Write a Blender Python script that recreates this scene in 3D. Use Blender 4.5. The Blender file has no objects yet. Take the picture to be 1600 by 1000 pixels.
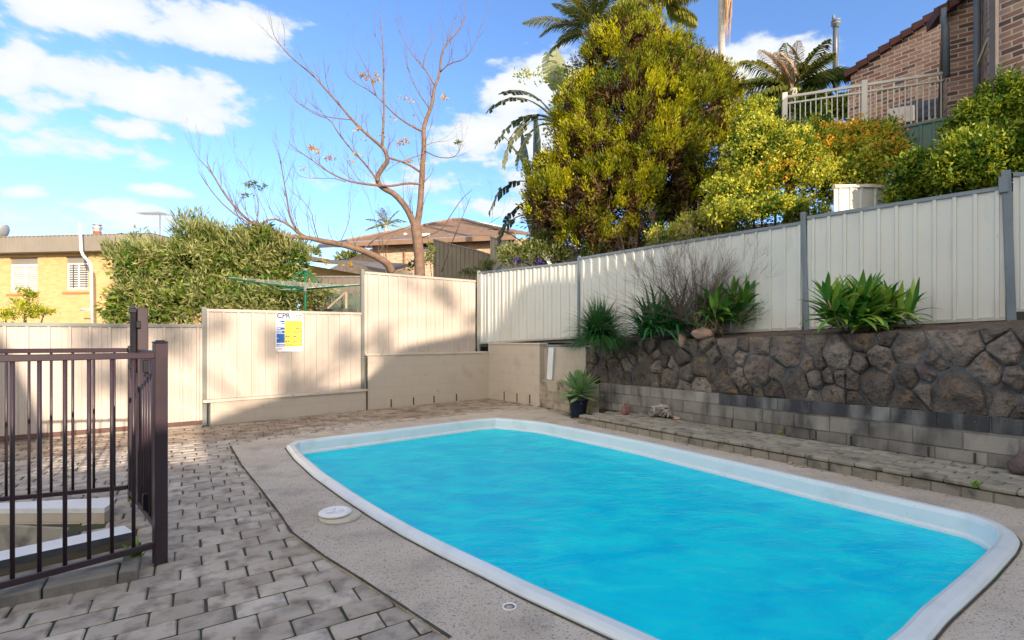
import bpy, math, random
import numpy as np
from mathutils import Vector, Matrix, noise
from mathutils.geometry import tessellate_polygon
R = math.radians
random.seed(7)
RNG = np.random.default_rng(11)
SC = bpy.context.scene
COL = SC.collection
F = 775.0; HZ = 530.0; EYE = 1.5

# ---------------------------------------------------------------- camera
cam_d = bpy.data.cameras.new("camera"); cam = bpy.data.objects.new("camera", cam_d); COL.objects.link(cam)
cam.location = (0, 0, EYE); cam.rotation_euler = (R(90), 0, 0)
cam_d.sensor_width = 36; cam_d.lens = F/1600*36; cam_d.shift_y = (HZ-500)/1600
cam_d.clip_end = 2000; cam_d.clip_start = 0.05
SC.camera = cam

# ---------------------------------------------------------------- light
SUN_AZ = 35.0          # degrees to the right of straight behind the camera
SUN_EL = 16.0
s_h = Vector((math.sin(R(SUN_AZ)), -math.cos(R(SUN_AZ)), 0))
TO_SUN = (s_h*math.cos(R(SUN_EL)) + Vector((0, 0, math.sin(R(SUN_EL))))).normalized()
sd = bpy.data.lights.new("sun", 'SUN'); sun = bpy.data.objects.new("sun", sd); COL.objects.link(sun)
sd.energy = 3.5; sd.angle = R(0.6); sd.color = (1.0, 0.82, 0.66)
sun.rotation_euler = TO_SUN.to_track_quat('Z', 'Y').to_euler()
sun.location = (20, -30, 20)
SC.view_settings.view_transform = 'Standard'; SC.view_settings.look = 'None'
SC.view_settings.exposure = 1.08; SC.view_settings.gamma = 1
SC.cycles.max_bounces = 8; SC.cycles.transparent_max_bounces = 12
SC.cycles.sample_clamp_indirect = 6

def build_world():
    w = bpy.data.worlds.new("World"); SC.world = w; w.use_nodes = True
    nt = w.node_tree; nt.nodes.clear(); N = nt.nodes.new; L = nt.links.new
    out = N('ShaderNodeOutputWorld'); bg = N('ShaderNodeBackground')
    bg.inputs['Strength'].default_value = 0.15
    sky = N('ShaderNodeTexSky'); sky.sky_type = 'NISHITA'; sky.sun_disc = False
    sky.sun_elevation = R(SUN_EL)
    # direction of the sun measured the way the texture expects (0 = +Y, clockwise)
    sky.sun_rotation = math.atan2(TO_SUN.x, TO_SUN.y)
    sky.altitude = 100; sky.air_density = 1.0; sky.dust_density = 0.4; sky.ozone_density = 2.5
    tint = N('ShaderNodeMix'); tint.data_type = 'RGBA'; tint.blend_type = 'MULTIPLY'; tint.inputs['Factor'].default_value = 1
    L(sky.outputs[0], tint.inputs['A']); tint.inputs['B'].default_value = SKY_TINT
    tc = N('ShaderNodeTexCoord'); sep = N('ShaderNodeSeparateXYZ'); L(tc.outputs['Generated'], sep.inputs[0])
    def math_(op, a, b=None, c=None, clamp=False):
        n = N('ShaderNodeMath'); n.operation = op; n.use_clamp = clamp
        for i, v in enumerate((a, b, c)):
            if v is None: continue
            if isinstance(v, (int, float)): n.inputs[i].default_value = v
            else: L(v, n.inputs[i])
        return n.outputs[0]
    ydir = math_('MAXIMUM', sep.outputs[1], 0.05)
    a = math_('DIVIDE', sep.outputs[0], ydir); b = math_('DIVIDE', sep.outputs[2], ydir)
    n1 = N('ShaderNodeTexNoise'); n1.inputs['Scale'].default_value = 7; n1.inputs['Detail'].default_value = 9
    n1.inputs['Roughness'].default_value = 0.6
    mp = N('ShaderNodeMapping'); mp.inputs['Scale'].default_value = (1, 1, 2.2); L(tc.outputs['Generated'], mp.inputs[0]); L(mp.outputs[0], n1.inputs['Vector'])
    nz = math_('SUBTRACT', n1.outputs['Fac'], 0.5)
    n2 = N('ShaderNodeTexNoise'); n2.inputs['Scale'].default_value = 22; n2.inputs['Detail'].default_value = 6
    L(mp.outputs[0], n2.inputs['Vector'])
    nz2 = math_('SUBTRACT', n2.outputs['Fac'], 0.5)
    # clouds: (direction as px, py of a level 18 mm view, half sizes, tilt, weight)
    clouds = [(150,18,240,46,6,1.15),(300,48,150,34,10,1.15),(375,35,80,35,12,1.1),(250,140,160,46,12,1.1),(330,180,80,36,15,.95),(200,200,62,18,5,1.0),
              (30,95,48,58,40,.85),(100,120,85,34,12,.8),(60,165,75,26,0,.55),(80,222,160,36,8,.7),(20,200,90,50,0,.65),
              (40,300,42,15,0,.8),(252,297,56,15,8,.85),(70,345,200,30,4,.62),(210,338,90,25,6,.66),(130,322,60,14,0,.6),
              (800,150,62,62,-25,1.1),(870,120,70,48,0,1.1),(760,205,70,36,-10,1.0),(880,230,110,60,0,1.0),(690,215,60,26,0,.55),(1160,110,60,52,0,1.1),(1230,95,75,48,5,1.05),(1195,72,55,26,0,.95),
              (800,325,90,22,0,.5),(845,275,60,30,0,.7),(640,275,70,20,0,.35)]
    dens = None
    for (px, py, rx, ry, tilt, wgt) in clouds:
        ca, cb = (px-800)/F, (HZ-py)/F
        c, s = math.cos(R(-tilt)), math.sin(R(-tilt))
        da = math_('SUBTRACT', a, ca); db = math_('SUBTRACT', b, cb)
        u = math_('ADD', math_('MULTIPLY', da, c*F/rx), math_('MULTIPLY', db, s*F/rx))
        v = math_('ADD', math_('MULTIPLY', da, -s*F/ry), math_('MULTIPLY', db, c*F/ry))
        d2 = math_('ADD', math_('MULTIPLY', u, u), math_('MULTIPLY', v, v))
        e = math_('MULTIPLY', math_('SUBTRACT', 1.25, math_('SQRT', d2)), wgt)
        dens = e if dens is None else math_('MAXIMUM', dens, e)
    d = math_('ADD', dens, math_('ADD', math_('MULTIPLY', nz, 2.7), math_('MULTIPLY', nz2, 1.2)))
    cov = N('ShaderNodeMapRange'); cov.interpolation_type = 'SMOOTHERSTEP'
    cov.inputs['From Min'].default_value = 0.12; cov.inputs['From Max'].default_value = 0.72; L(d, cov.inputs['Value'])
    front = math_('GREATER_THAN', sep.outputs[1], 0.06)
    up = math_('GREATER_THAN', sep.outputs[2], 0.0)
    fac = math_('MULTIPLY', math_('MULTIPLY', cov.outputs[0], front), math_('MULTIPLY', up, 0.96))
    # thickness shading inside the clouds (grey bellies)
    sh = N('ShaderNodeMapRange'); sh.inputs['From Min'].default_value = 0.3; sh.inputs['From Max'].default_value = 1.4
    L(d, sh.inputs['Value'])
    cc = N('ShaderNodeMix'); cc.data_type = 'RGBA'; L(sh.outputs[0], cc.inputs['Factor'])
    cc.inputs['A'].default_value = CLOUD_A; cc.inputs['B'].default_value = CLOUD_B
    mx = N('ShaderNodeMix'); mx.data_type = 'RGBA'; L(fac, mx.inputs['Factor']); L(tint.outputs['Result'], mx.inputs['A']); L(cc.outputs['Result'], mx.inputs['B'])
    # unseen bright cloud added behind the viewer to fill the shaded yard
    n3 = N('ShaderNodeTexNoise'); n3.inputs['Scale'].default_value = 2.6; n3.inputs['Detail'].default_value = 7; L(mp.outputs[0], n3.inputs['Vector'])
    rc = N('ShaderNodeMapRange'); rc.interpolation_type = 'SMOOTHERSTEP'; rc.inputs['From Min'].default_value = .36; rc.inputs['From Max'].default_value = .56; L(n3.outputs['Fac'], rc.inputs['Value'])
    ry = N('ShaderNodeMapRange'); ry.interpolation_type = 'SMOOTHSTEP'; ry.inputs['From Min'].default_value = .0; ry.inputs['From Max'].default_value = -.25; L(sep.outputs[1], ry.inputs['Value'])
    rf = math_('MULTIPLY', math_('MULTIPLY', rc.outputs[0], ry.outputs[0]), up)
    mr = N('ShaderNodeMix'); mr.data_type = 'RGBA'; L(rf, mr.inputs['Factor']); L(mx.outputs['Result'], mr.inputs['A']); mr.inputs['B'].default_value = REAR_FILL
    L(mr.outputs['Result'], bg.inputs['Color']); L(bg.outputs[0], out.inputs[0])
SKY_TINT = (.76, .87, 1.08, 1); REAR_FILL = (7.2, 6.5, 5.6, 1)
CLOUD_A = (2.8, 3.0, 3.2, 1); CLOUD_B = (3.3, 3.3, 3.27, 1)
build_world()

# ---------------------------------------------------------------- unprojection to real places
def P(px, py, Y): return Vector(((px-800)/F*Y, Y, EYE-(py-HZ)/F*Y))
def G(px, py, z=0.0):
    Y = (EYE-z)*F/(py-HZ); return Vector(((px-800)/F*Y, Y, z))
def G2(px, py, z=0.0):
    g = G(px, py, z); return (g.x, g.y)
def depth_on(px, A, B):
    k = (px-800)/F; dx, dy = B[0]-A[0], B[1]-A[1]
    t = (k*A[1]-A[0])/(dx-k*dy); return A[1]+t*dy
def W(px, py, A, B): return P(px, py, depth_on(px, A, B))
def lerp(a, b, t): return a+(b-a)*t

# ---------------------------------------------------------------- materials
def mk(name, c1, c2=None, scale=4, detail=6, rough=.8, bump=0, bscale=60, tone=0, tone_c=None, spec=.3, stains=(), metallic=0,
       transl=0, brick=None, stretch=None, bdist=.01, rvar=0):
    m = bpy.data.materials.new(name); m.use_nodes = True
    nt = m.node_tree; nt.nodes.clear(); N = nt.nodes.new; L = nt.links.new
    out = N('ShaderNodeOutputMaterial'); bs = N('ShaderNodeBsdfPrincipled'); L(bs.outputs[0], out.inputs[0])
    bs.inputs['Roughness'].default_value = rough; bs.inputs['Metallic'].default_value = metallic
    bs.inputs['Specular IOR Level'].default_value = spec
    tc = N('ShaderNodeTexCoord'); vec = tc.outputs['Object']
    if stretch:
        mp = N('ShaderNodeMapping'); mp.inputs['Scale'].default_value = stretch; L(vec, mp.inputs[0]); vec = mp.outputs[0]
    def mixc(fac, a, b, mode='MIX'):
        n = N('ShaderNodeMix'); n.data_type = 'RGBA'; n.blend_type = mode
        for k, v in (('Factor', fac), ('A', a), ('B', b)):
            if isinstance(v, (int, float)): n.inputs[k].default_value = v
            elif isinstance(v, tuple): n.inputs[k].default_value = (v+(1,))[:4]
            else: L(v, n.inputs[k])
        return n.outputs['Result']
    def nse(s, det=detail, v=vec, dim='3D'):
        n = N('ShaderNodeTexNoise'); n.inputs['Scale'].default_value = s; n.inputs['Detail'].default_value = det; L(v, n.inputs['Vector']); return n.outputs['Fac']
    def ramp(fac, lo, hi):
        n = N('ShaderNodeMapRange'); n.inputs['From Min'].default_value = lo; n.inputs['From Max'].default_value = hi; L(fac, n.inputs['Value']); return n.outputs[0]
    c2 = c2 or c1
    col = mixc(ramp(nse(scale), .3, .7), c1, c2)
    hgt = None
    if brick:
        br = N('ShaderNodeTexBrick'); L(tc.outputs['UV'], br.inputs['Vector'])
        br.inputs['Scale'].default_value = 1; br.inputs['Brick Width'].default_value = brick['w']; br.inputs['Row Height'].default_value = brick['h']
        br.inputs['Mortar Size'].default_value = brick.get('m', .006); br.inputs['Mortar Smooth'].default_value = brick.get('sm', .3); br.inputs['Bias'].default_value = brick.get('bias', 0)
        br.inputs['Color1'].default_value = brick['c1']+(1,); br.inputs['Color2'].default_value = brick['c2']+(1,)
        br.inputs['Mortar'].default_value = brick['mc']+(1,)
        col = mixc(ramp(nse(scale), .25, .75), mixc(.25, br.outputs['Color'], c1), br.outputs['Color'])
        if 'c3' in brick:   # occasional dark bricks, constant over each brick
            b2 = N('ShaderNodeTexBrick'); L(tc.outputs['UV'], b2.inputs['Vector'])
            b2.inputs['Scale'].default_value = 1; b2.inputs['Brick Width'].default_value = brick['w']; b2.inputs['Row Height'].default_value = brick['h']
            b2.inputs['Mortar Size'].default_value = brick.get('m', .006); b2.inputs['Mortar Smooth'].default_value = .2
            b2.inputs['Color1'].default_value = (0, 0, 0, 1); b2.inputs['Color2'].default_value = (1, 1, 1, 1); b2.inputs['Mortar'].default_value = (0, 0, 0, 1)
            b2.inputs['Bias'].default_value = 0; b2.offset = .5; b2.squash = 1.0001
            col = mixc(ramp(b2.outputs['Color'], .72, .78), col, brick['c3'])
        inv = N('ShaderNodeMath'); inv.operation = 'SUBTRACT'; inv.inputs[0].default_value = 1; L(br.outputs['Fac'], inv.inputs[1]); hgt = inv.outputs[0]
    if tone:
        at = N('ShaderNodeAttribute'); at.attribute_name = 'tone'
        if tone_c: col = mixc(ramp(at.outputs['Fac'], 0, 1), col, tone_c)
        else:
            v = N('ShaderNodeMapRange'); v.inputs['To Min'].default_value = 1-tone; v.inputs['To Max'].default_value = 1+tone; L(at.outputs['Fac'], v.inputs['Value'])
            g = N('ShaderNodeVectorMath'); g.operation = 'SCALE'; L(col, g.inputs[0]); L(v.outputs[0], g.inputs['Scale']); col = g.outputs[0]
    for st in stains:   # (colour, scale, lo, hi, amount[, stretch])
        v = vec
        if len(st) > 5:
            mp2 = N('ShaderNodeMapping'); mp2.inputs['Scale'].default_value = st[5]; L(tc.outputs['Object'], mp2.inputs[0]); v = mp2.outputs[0]
        f = ramp(nse(st[1], 7, v), st[2], st[3])
        mu = N('ShaderNodeMath'); mu.operation = 'MULTIPLY'; mu.use_clamp = True; L(f, mu.inputs[0]); mu.inputs[1].default_value = st[4]
        col = mixc(mu.outputs[0], col, st[0])
    L(col, bs.inputs['Base Color'])
    if bump:
        bp = N('ShaderNodeBump'); bp.inputs['Strength'].default_value = bump; bp.inputs['Distance'].default_value = bdist
        h = nse(bscale, 8)
        if hgt is not None:
            ad = N('ShaderNodeMath'); ad.operation = 'MULTIPLY_ADD'; L(hgt, ad.inputs[0]); ad.inputs[1].default_value = brick.get('bh', 1.5); L(h, ad.inputs[2]); h = ad.outputs[0]
        L(h, bp.inputs['Height']); L(bp.outputs[0], bs.inputs['Normal'])
    if transl:
        tr = N('ShaderNodeBsdfTranslucent'); L(col, tr.inputs['Color'])
        ms = N('ShaderNodeMixShader'); ms.inputs[0].default_value = transl; L(bs.outputs[0], ms.inputs[1]); L(tr.outputs[0], ms.inputs[2]); L(ms.outputs[0], out.inputs[0])
    return m

M = {}
M['sheet'] = mk('cream_steel', (.50,.425,.345), (.55,.475,.40), scale=1.2, rough=.45, spec=.4, bump=.22, bscale=2.2, bdist=.03, stains=[((.30,.26,.20), 1.6, .55, .85, .4, (2,2,.6)), ((.20,.16,.11), 40, .73, .76, .7)])
M['sheet_r'] = mk('pale_steel', (.62,.62,.55), (.68,.67,.59), scale=1.2, rough=.45, spec=.4, bump=.22, bscale=2.2, bdist=.03, stains=[((.34,.32,.24), 2.2, .56, .85, .45, (3,3,.5)), ((.20,.17,.12), 9, .70, .8, .5, (3,3,.5))])
M['cap_g'] = mk('grey_green_steel', (.17,.18,.155), (.21,.215,.19), scale=3, rough=.5, spec=.4)
M['cap_b'] = mk('blue_grey_steel', (.15,.185,.21), (.20,.235,.255), scale=3, rough=.45, spec=.4, stains=[((.12,.12,.1), 9, .6, .8, .5)])
M['cap_l'] = mk('light_grey_steel', (.36,.35,.30), (.42,.40,.34), scale=3, rough=.5, spec=.4)
M['brown_plinth'] = mk('brown_timber', (.11,.055,.045), (.16,.085,.07), scale=8, rough=.7)
M['block_cream'] = mk('cream_block', (.56,.48,.375), (.61,.53,.42), scale=1.5, rough=.7, bump=.25, bscale=45, bdist=.006,
    brick=dict(w=.45, h=.225, m=.006, sm=.9, c1=(.57,.49,.385), c2=(.59,.51,.405), mc=(.47,.40,.31), bh=1.3), stains=[((.30,.25,.19), 2.2, .55, .8, .45), ((.16,.13,.10), 6, .66, .8, .4)])
M['cream_cap'] = mk('cream_render', (.60,.53,.42), (.68,.61,.50), scale=4, rough=.7, bump=.3, bscale=30, stains=[((.25,.2,.15), 6, .62, .75, .6)])
M['paver'] = mk('grey_paver', (.39,.33,.26), (.52,.46,.38), scale=3, rough=.85, bump=.6, bscale=70, bdist=.006, tone=.2,
    stains=[((.15,.115,.095), 8, .47, .66, .7), ((.36,.355,.34), 26, .55, .7, .5), ((.06,.075,.03), 1.3, .62, .75, .45), ((.40,.30,.19), .7, .52, .75, .3)])
M['paver_dirt'] = mk('dirty_paver', (.29,.225,.165), (.39,.315,.24), scale=3, rough=.88, bump=.6, bscale=60, bdist=.008, tone=.2, stains=[((.12,.085,.055), 4, .48, .68, .8), ((.06,.065,.03), 2.2, .60, .74, .5)])
M['joint'] = mk('joint_dirt', (.05,.048,.034), (.105,.09,.065), scale=8, rough=.95, bump=.6, bscale=80, stains=[((.03,.07,.015), 2.5, .5, .62, .8)])
M['ground'] = mk('ground_soil', (.10,.085,.06), (.14,.12,.08), scale=2, rough=.95)
M['concrete'] = mk('exposed_aggregate', (.52,.44,.34), (.62,.54,.43), scale=2.2, rough=.85, bump=.8, bscale=130, bdist=.008,
    stains=[((.11,.105,.10), 75, .56, .66, .75), ((.26,.23,.20), 3.0, .52, .75, .6), ((.16,.14,.12), 22, .60, .72, .5), ((.55,.53,.5), 160, .6, .68, .6), ((.25,.19,.13), .9, .5, .75, .35)])
M['fibreglass'] = mk('white_fibreglass', (.69,.755,.75), (.73,.785,.775), scale=1.5, rough=.22, spec=.5, stains=[((.46,.50,.48), 4, .55, .8, .45), ((.30,.30,.26), 30, .68, .76, .5)])
M['basin'] = mk('blue_fibreglass', (.0,.55,.80), (.0,.60,.85), scale=1.2, rough=.5)
M['ledge'] = mk('pale_blue_ledge', (.45,.88,.90), (.5,.9,.92), scale=1.2, rough=.5)
M['gate'] = mk('aubergine_steel', (.034,.020,.025), (.048,.028,.034), scale=6, rough=.38, spec=.5)
M['black'] = mk('black_plastic', (.010,.010,.012), (.02,.02,.022), scale=6, rough=.4)
M['white'] = mk('white_paint', (.74,.74,.72), (.82,.82,.80), scale=5, rough=.55, bump=.15, bscale=40, stains=[((.4,.38,.33), 8, .62, .8, .5)])
M['white_plastic'] = mk('white_plastic', (.80,.80,.77), (.84,.84,.82), scale=5, rough=.35)
M['tan_plastic'] = mk('tan_plastic', (.52,.47,.36), (.58,.53,.42), scale=5, rough=.45, stains=[((.2,.17,.12), 8, .6, .8, .5)])
M['render_grey'] = mk('dirty_render', (.30,.28,.23), (.40,.37,.31), scale=3, rough=.85, bump=.4, bscale=40, stains=[((.06,.055,.045), 4, .52, .7, .75)])
M['blockdark'] = mk('weathered_block', (.22,.20,.17), (.33,.30,.25), scale=2.5, rough=.9, bump=.7, bscale=50, bdist=.008, tone=.25,
    stains=[((.03,.03,.03), 2.6, .44, .66, .75, (1.6,1.6,.45)), ((.34,.33,.26), 6, .6, .8, .5), ((.09,.10,.045), 4, .62, .8, .4)])
M['blocktop'] = mk('black_stained_block', (.19,.185,.17), (.27,.265,.24), scale=2.5, rough=.9, bump=.7, bscale=50, bdist=.008, tone=.2,
    stains=[((.03,.031,.034), 3.2, .36, .58, .88, (1.6,1.6,.35)), ((.05,.052,.055), 1.0, .42, .6, .7), ((.30,.30,.27), 26, .66, .75, .5)])
M['blockstep'] = mk('step_block', (.24,.215,.165), (.36,.325,.245), scale=2.5, rough=.9, bump=.7, bscale=50, bdist=.008, tone=.14,
    stains=[((.05,.05,.045), 7, .52, .72, .75), ((.10,.12,.05), 3, .62, .8, .45)])
M['dirtwall'] = mk('dirty_cream_block', (.36,.31,.23), (.46,.40,.30), scale=3, rough=.88, bump=.5, bscale=40, tone=.2, stains=[((.10,.085,.065), 5, .5, .7, .7)])
M['rock'] = mk('basalt', (.10,.082,.066), (.205,.165,.128), scale=5, rough=.9, bump=1.0, bscale=30, bdist=.04, tone=.5,
    stains=[((.27,.18,.09), 4, .55, .72, .6), ((.10,.062,.062), 2.2, .54, .7, .7), ((.03,.028,.026), 11, .55, .7, .7), ((.5,.5,.46), 60, .69, .72, .8)])
M['mortar'] = mk('blue_mortar', (.06,.07,.08), (.11,.12,.125), scale=5, rough=.9, bump=.5, bscale=30, stains=[((.03,.03,.03), 5, .5, .7, .6)])
M['soil'] = mk('bed_soil', (.085,.06,.042), (.15,.11,.08), scale=6, rough=.95, bump=1, bscale=30, bdist=.04, stains=[((.20,.16,.12), 20, .58, .7, .6), ((.05,.07,.03), 3, .62, .75, .6)])
def leafmat(name, c1, c2, tc, transl=.35, rough=.5, scale=2):
    return mk(name, c1, c2, scale=scale, rough=rough, tone=1, tone_c=tc, transl=transl, spec=.35)
M['bark'] = mk('pink_bark', (.15,.095,.065), (.24,.155,.105), scale=8, rough=.8, bump=.5, bscale=30, bdist=.01, stains=[((.12,.08,.06), 12, .55, .7, .6)])
M['bark_d'] = mk('dark_bark', (.10,.07,.05), (.17,.12,.085), scale=8, rough=.85, bump=.6, bscale=25, bdist=.02)
M['twig'] = mk('dry_twig', (.12,.078,.066), (.21,.15,.125), scale=6, rough=.85, tone=.3)
M['palm_trunk'] = mk('palm_trunk', (.42,.39,.34), (.56,.53,.47), scale=3, rough=.8, bump=.6, bscale=8, bdist=.02, stretch=(1,1,9))
M['oldfrond'] = mk('dead_frond', (.42,.27,.14), (.52,.36,.21), scale=6, rough=.85, transl=.2, tone=.35)
# ---------------------------------------------------------------- mesh building
class MB:
    def __init__(s): s.v = []; s.f = []; s.mi = []; s.tn = []
    def add(s, vs, fs, mi=0, tone=.5):
        o = len(s.v); s.v.extend([tuple(p) for p in vs])
        for f in fs: s.f.append(tuple(i+o for i in f)); s.mi.append(mi); s.tn.append(tone)
        return s
    def hexa(s, a, b, mi=0, tone=.5):   # two quads (same winding) joined
        return s.add(list(a)+list(b), [(3,2,1,0), (4,5,6,7), (0,1,5,4), (1,2,6,5), (2,3,7,6), (3,0,4,7)], mi, tone)
    def box(s, c, size, rz=0, mi=0, tone=.5, bev=0, tilt=None, side_mi=None):
        hx, hy, hz = size[0]/2, size[1]/2, size[2]/2
        m = Matrix.Rotation(rz, 3, 'Z')
        if tilt is not None: m = m @ tilt
        c = Vector(c)
        if bev <= 0:
            q = [(-hx,-hy), (hx,-hy), (hx,hy), (-hx,hy)]
            return s.hexa([c+m@Vector((x,y,-hz)) for x,y in q], [c+m@Vector((x,y,hz)) for x,y in q], mi, tone)
        b = min(bev, hx*.9, hy*.9, hz*.9)
        rings = [(-hz, b), (-hz+b, 0), (hz-b, 0), (hz, b)]
        vs = []
        for z, i in rings:
            X, Y = hx-i, hy-i
            k = b*.6 if i == 0 else b*.2
            for x, y in ((-X+k,-Y), (X-k,-Y), (X,-Y+k), (X,Y-k), (X-k,Y), (-X+k,Y), (-X,Y-k), (-X,-Y+k)): vs.append(c+m@Vector((x,y,z)))
        fs = []
        for r in range(3):
            for k in range(8): fs.append((r*8+k, r*8+(k+1)%8, (r+1)*8+(k+1)%8, (r+1)*8+k))
        fs.append(tuple(range(24, 32))); fs.append(tuple(range(7, -1, -1)))
        s.add(vs, fs, mi, tone)
        if side_mi is not None:
            for q in range(len(s.mi)-26, len(s.mi)-10): s.mi[q] = side_mi
        return s
    def wall(s, A, B, th, z0, z1, z0b=None, z1b=None, side=1, mi=0, tone=.5):
        # vertical slab from A to B (xy), heights may slope; thickness th to the given side
        A = Vector((A[0], A[1], 0)); B = Vector((B[0], B[1], 0)); d = (B-A).normalized(); n = Vector((-d.y, d.x, 0))*th*side
        z0b = z0 if z0b is None else z0b; z1b = z1 if z1b is None else z1b
        lo = [A+Vector((0,0,z0)), B+Vector((0,0,z0b)), B+n+Vector((0,0,z0b)), A+n+Vector((0,0,z0))]
        hi = [A+Vector((0,0,z1)), B+Vector((0,0,z1b)), B+n+Vector((0,0,z1b)), A+n+Vector((0,0,z1))]
        if side < 0: lo = lo[::-1]; hi = hi[::-1]
        return s.hexa(lo, hi, mi, tone)
    def prism(s, poly, z0, z1, mi=0, tone=.5):
        n = len(poly); ar = sum(poly[i][0]*poly[(i+1)%n][1]-poly[(i+1)%n][0]*poly[i][1] for i in range(n))
        if ar < 0: poly = poly[::-1]
        vs = [(x,y,z0) for x,y in poly]+[(x,y,z1) for x,y in poly]
        fs = [tuple(range(n-1,-1,-1)), tuple(range(n, 2*n))]+[(i,(i+1)%n,n+(i+1)%n,n+i) for i in range(n)]
        return s.add(vs, fs, mi, tone)
    def slab(s, pts, nvec, mi=0, tone=.5):   # planar polygon thickened along nvec
        n = len(pts); nv = Vector(nvec); pts = [Vector(p) for p in pts]
        vs = pts+[p+nv for p in pts]
        fs = [tuple(range(n)), tuple(range(2*n-1, n-1, -1))]+[(i, n+i, n+(i+1)%n, (i+1)%n) for i in range(n)]
        nn = sum(((pts[i]-pts[0]).cross(pts[(i+1)%n]-pts[0]) for i in range(1, n-1)), Vector())
        if nn.dot(nv) > 0: fs = [f[::-1] for f in fs]
        return s.add(vs, fs, mi, tone)
    def tube(s, path, rad, n=6, mi=0, tone=.5, cap=True):
        path = [Vector(p) for p in path]; k = len(path)
        if not hasattr(rad, '__len__'): rad = [rad]*k
        up = Vector((0,0,1)); vs = []; prev = None
        for i, p in enumerate(path):
            t = (path[min(i+1,k-1)]-path[max(i-1,0)])
            if t.length < 1e-9: t = Vector((0,0,1))
            t.normalize()
            if prev is None:
                a = up if abs(t.z) < .9 else Vector((1,0,0)); x = t.cross(a).normalized()
            else:
                x = prev-t*prev.dot(t)
                if x.length < 1e-6: x = t.cross(up)
                x.normalize()
            prev = x; y = t.cross(x)
            for j in range(n):
                a = 2*math.pi*j/n; vs.append(p+(x*math.cos(a)+y*math.sin(a))*rad[i])
        fs = [(i*n+j, i*n+(j+1)%n, (i+1)*n+(j+1)%n, (i+1)*n+j) for i in range(k-1) for j in range(n)]
        if cap: fs += [tuple(range(n-1,-1,-1)), tuple(range((k-1)*n, k*n))]
        return s.add(vs, fs, mi, tone)
    def lathe(s, prof, c, n=24, mi=0, tone=.5, sx=1, sy=1):
        c = Vector(c); vs = []; k = len(prof)
        for r, z in prof:
            for j in range(n):
                a = 2*math.pi*j/n; vs.append(c+Vector((r*math.cos(a)*sx, r*math.sin(a)*sy, z)))
        fs = [(i*n+j, i*n+(j+1)%n, (i+1)*n+(j+1)%n, (i+1)*n+j) for i in range(k-1) for j in range(n)]
        if prof[0][0] > 1e-6: fs.append(tuple(range(n-1,-1,-1)))
        if prof[-1][0] > 1e-6: fs.append(tuple(range((k-1)*n, k*n)))
        return s.add(vs, fs, mi, tone)
    def ribbon(s, pts, wid, side, mi=0, tone=.5, fold=0):
        # leaf strip along pts, half widths wid, side vector(s); folded along the midrib
        vs = []; k = len(pts)
        for i, p in enumerate(pts):
            p = Vector(p); sd = side[i] if isinstance(side, list) else side
            t = Vector(pts[min(i+1,k-1)])-Vector(pts[max(i-1,0)]); nrm = sd.cross(t).normalized() if t.length > 0 else Vector((0,0,1))
            vs += [p-sd*wid[i]+nrm*wid[i]*fold, p, p+sd*wid[i]+nrm*wid[i]*fold]
        fs = []
        for i in range(k-1): fs += [(i*3, i*3+1, i*3+4, i*3+3), (i*3+1, i*3+2, i*3+5, i*3+4)]
        return s.add(vs, fs, mi, tone)
    def build(s, name, mats, parent=None, smooth=False, loc=None):
        me = bpy.data.meshes.new(name)
        off = Vector(parent['_o']) if parent is not None else (Vector(loc) if loc is not None else Vector((0,0,0)))
        vs = [(x-off.x, y-off.y, z-off.z) for x,y,z in s.v]
        me.from_pydata(vs, [], s.f)
        if not isinstance(mats, (list, tuple)): mats = [mats]
        for m in mats: me.materials.append(m)
        nf = len(s.f)
        me.polygons.foreach_set('material_index', np.array(s.mi, dtype=np.int32))
        me.polygons.foreach_set('use_smooth', np.full(nf, bool(smooth)))
        at = me.attributes.new('tone', 'FLOAT', 'FACE'); at.data.foreach_set('value', np.array(s.tn, dtype=np.float32))
        # box-projected UVs in metres
        uv = me.uv_layers.new(name='UVMap'); arr = np.zeros((len(me.loops), 2), dtype=np.float32)
        if len(me.loops) < 60000:
            for p in me.polygons:
                n = p.normal
                for li in p.loop_indices:
                    co = s.v[me.loops[li].vertex_index]
                    if abs(n.z) > .8: arr[li] = (co[0], co[1])
                    else:
                        l = math.hypot(n.x, n.y) or 1; arr[li] = ((-n.y*co[0]+n.x*co[1])/l, co[2])
            uv.data.foreach_set('uv', arr.ravel())
        me.update()
        return link(name, me, parent, off)

def link(name, me, parent, off):
    o = bpy.data.objects.new(name, me); COL.objects.link(o)
    if parent is not None: o.parent = parent; o['_o'] = list(off)
    else: o.location = off; o['_o'] = list(off)
    return o
def tag(o, label=None, cat=None, group=None, kind=None):
    if label: o['label'] = label
    if cat: o['category'] = cat
    if group: o['group'] = group
    if kind: o['kind'] = kind
    return o
def thing(name, loc, label, cat, group=None):
    o = bpy.data.objects.new(name, None); COL.objects.link(o); o.location = loc; o.empty_display_size = .1
    o['_o'] = list(loc); return tag(o, label, cat, group)

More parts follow.
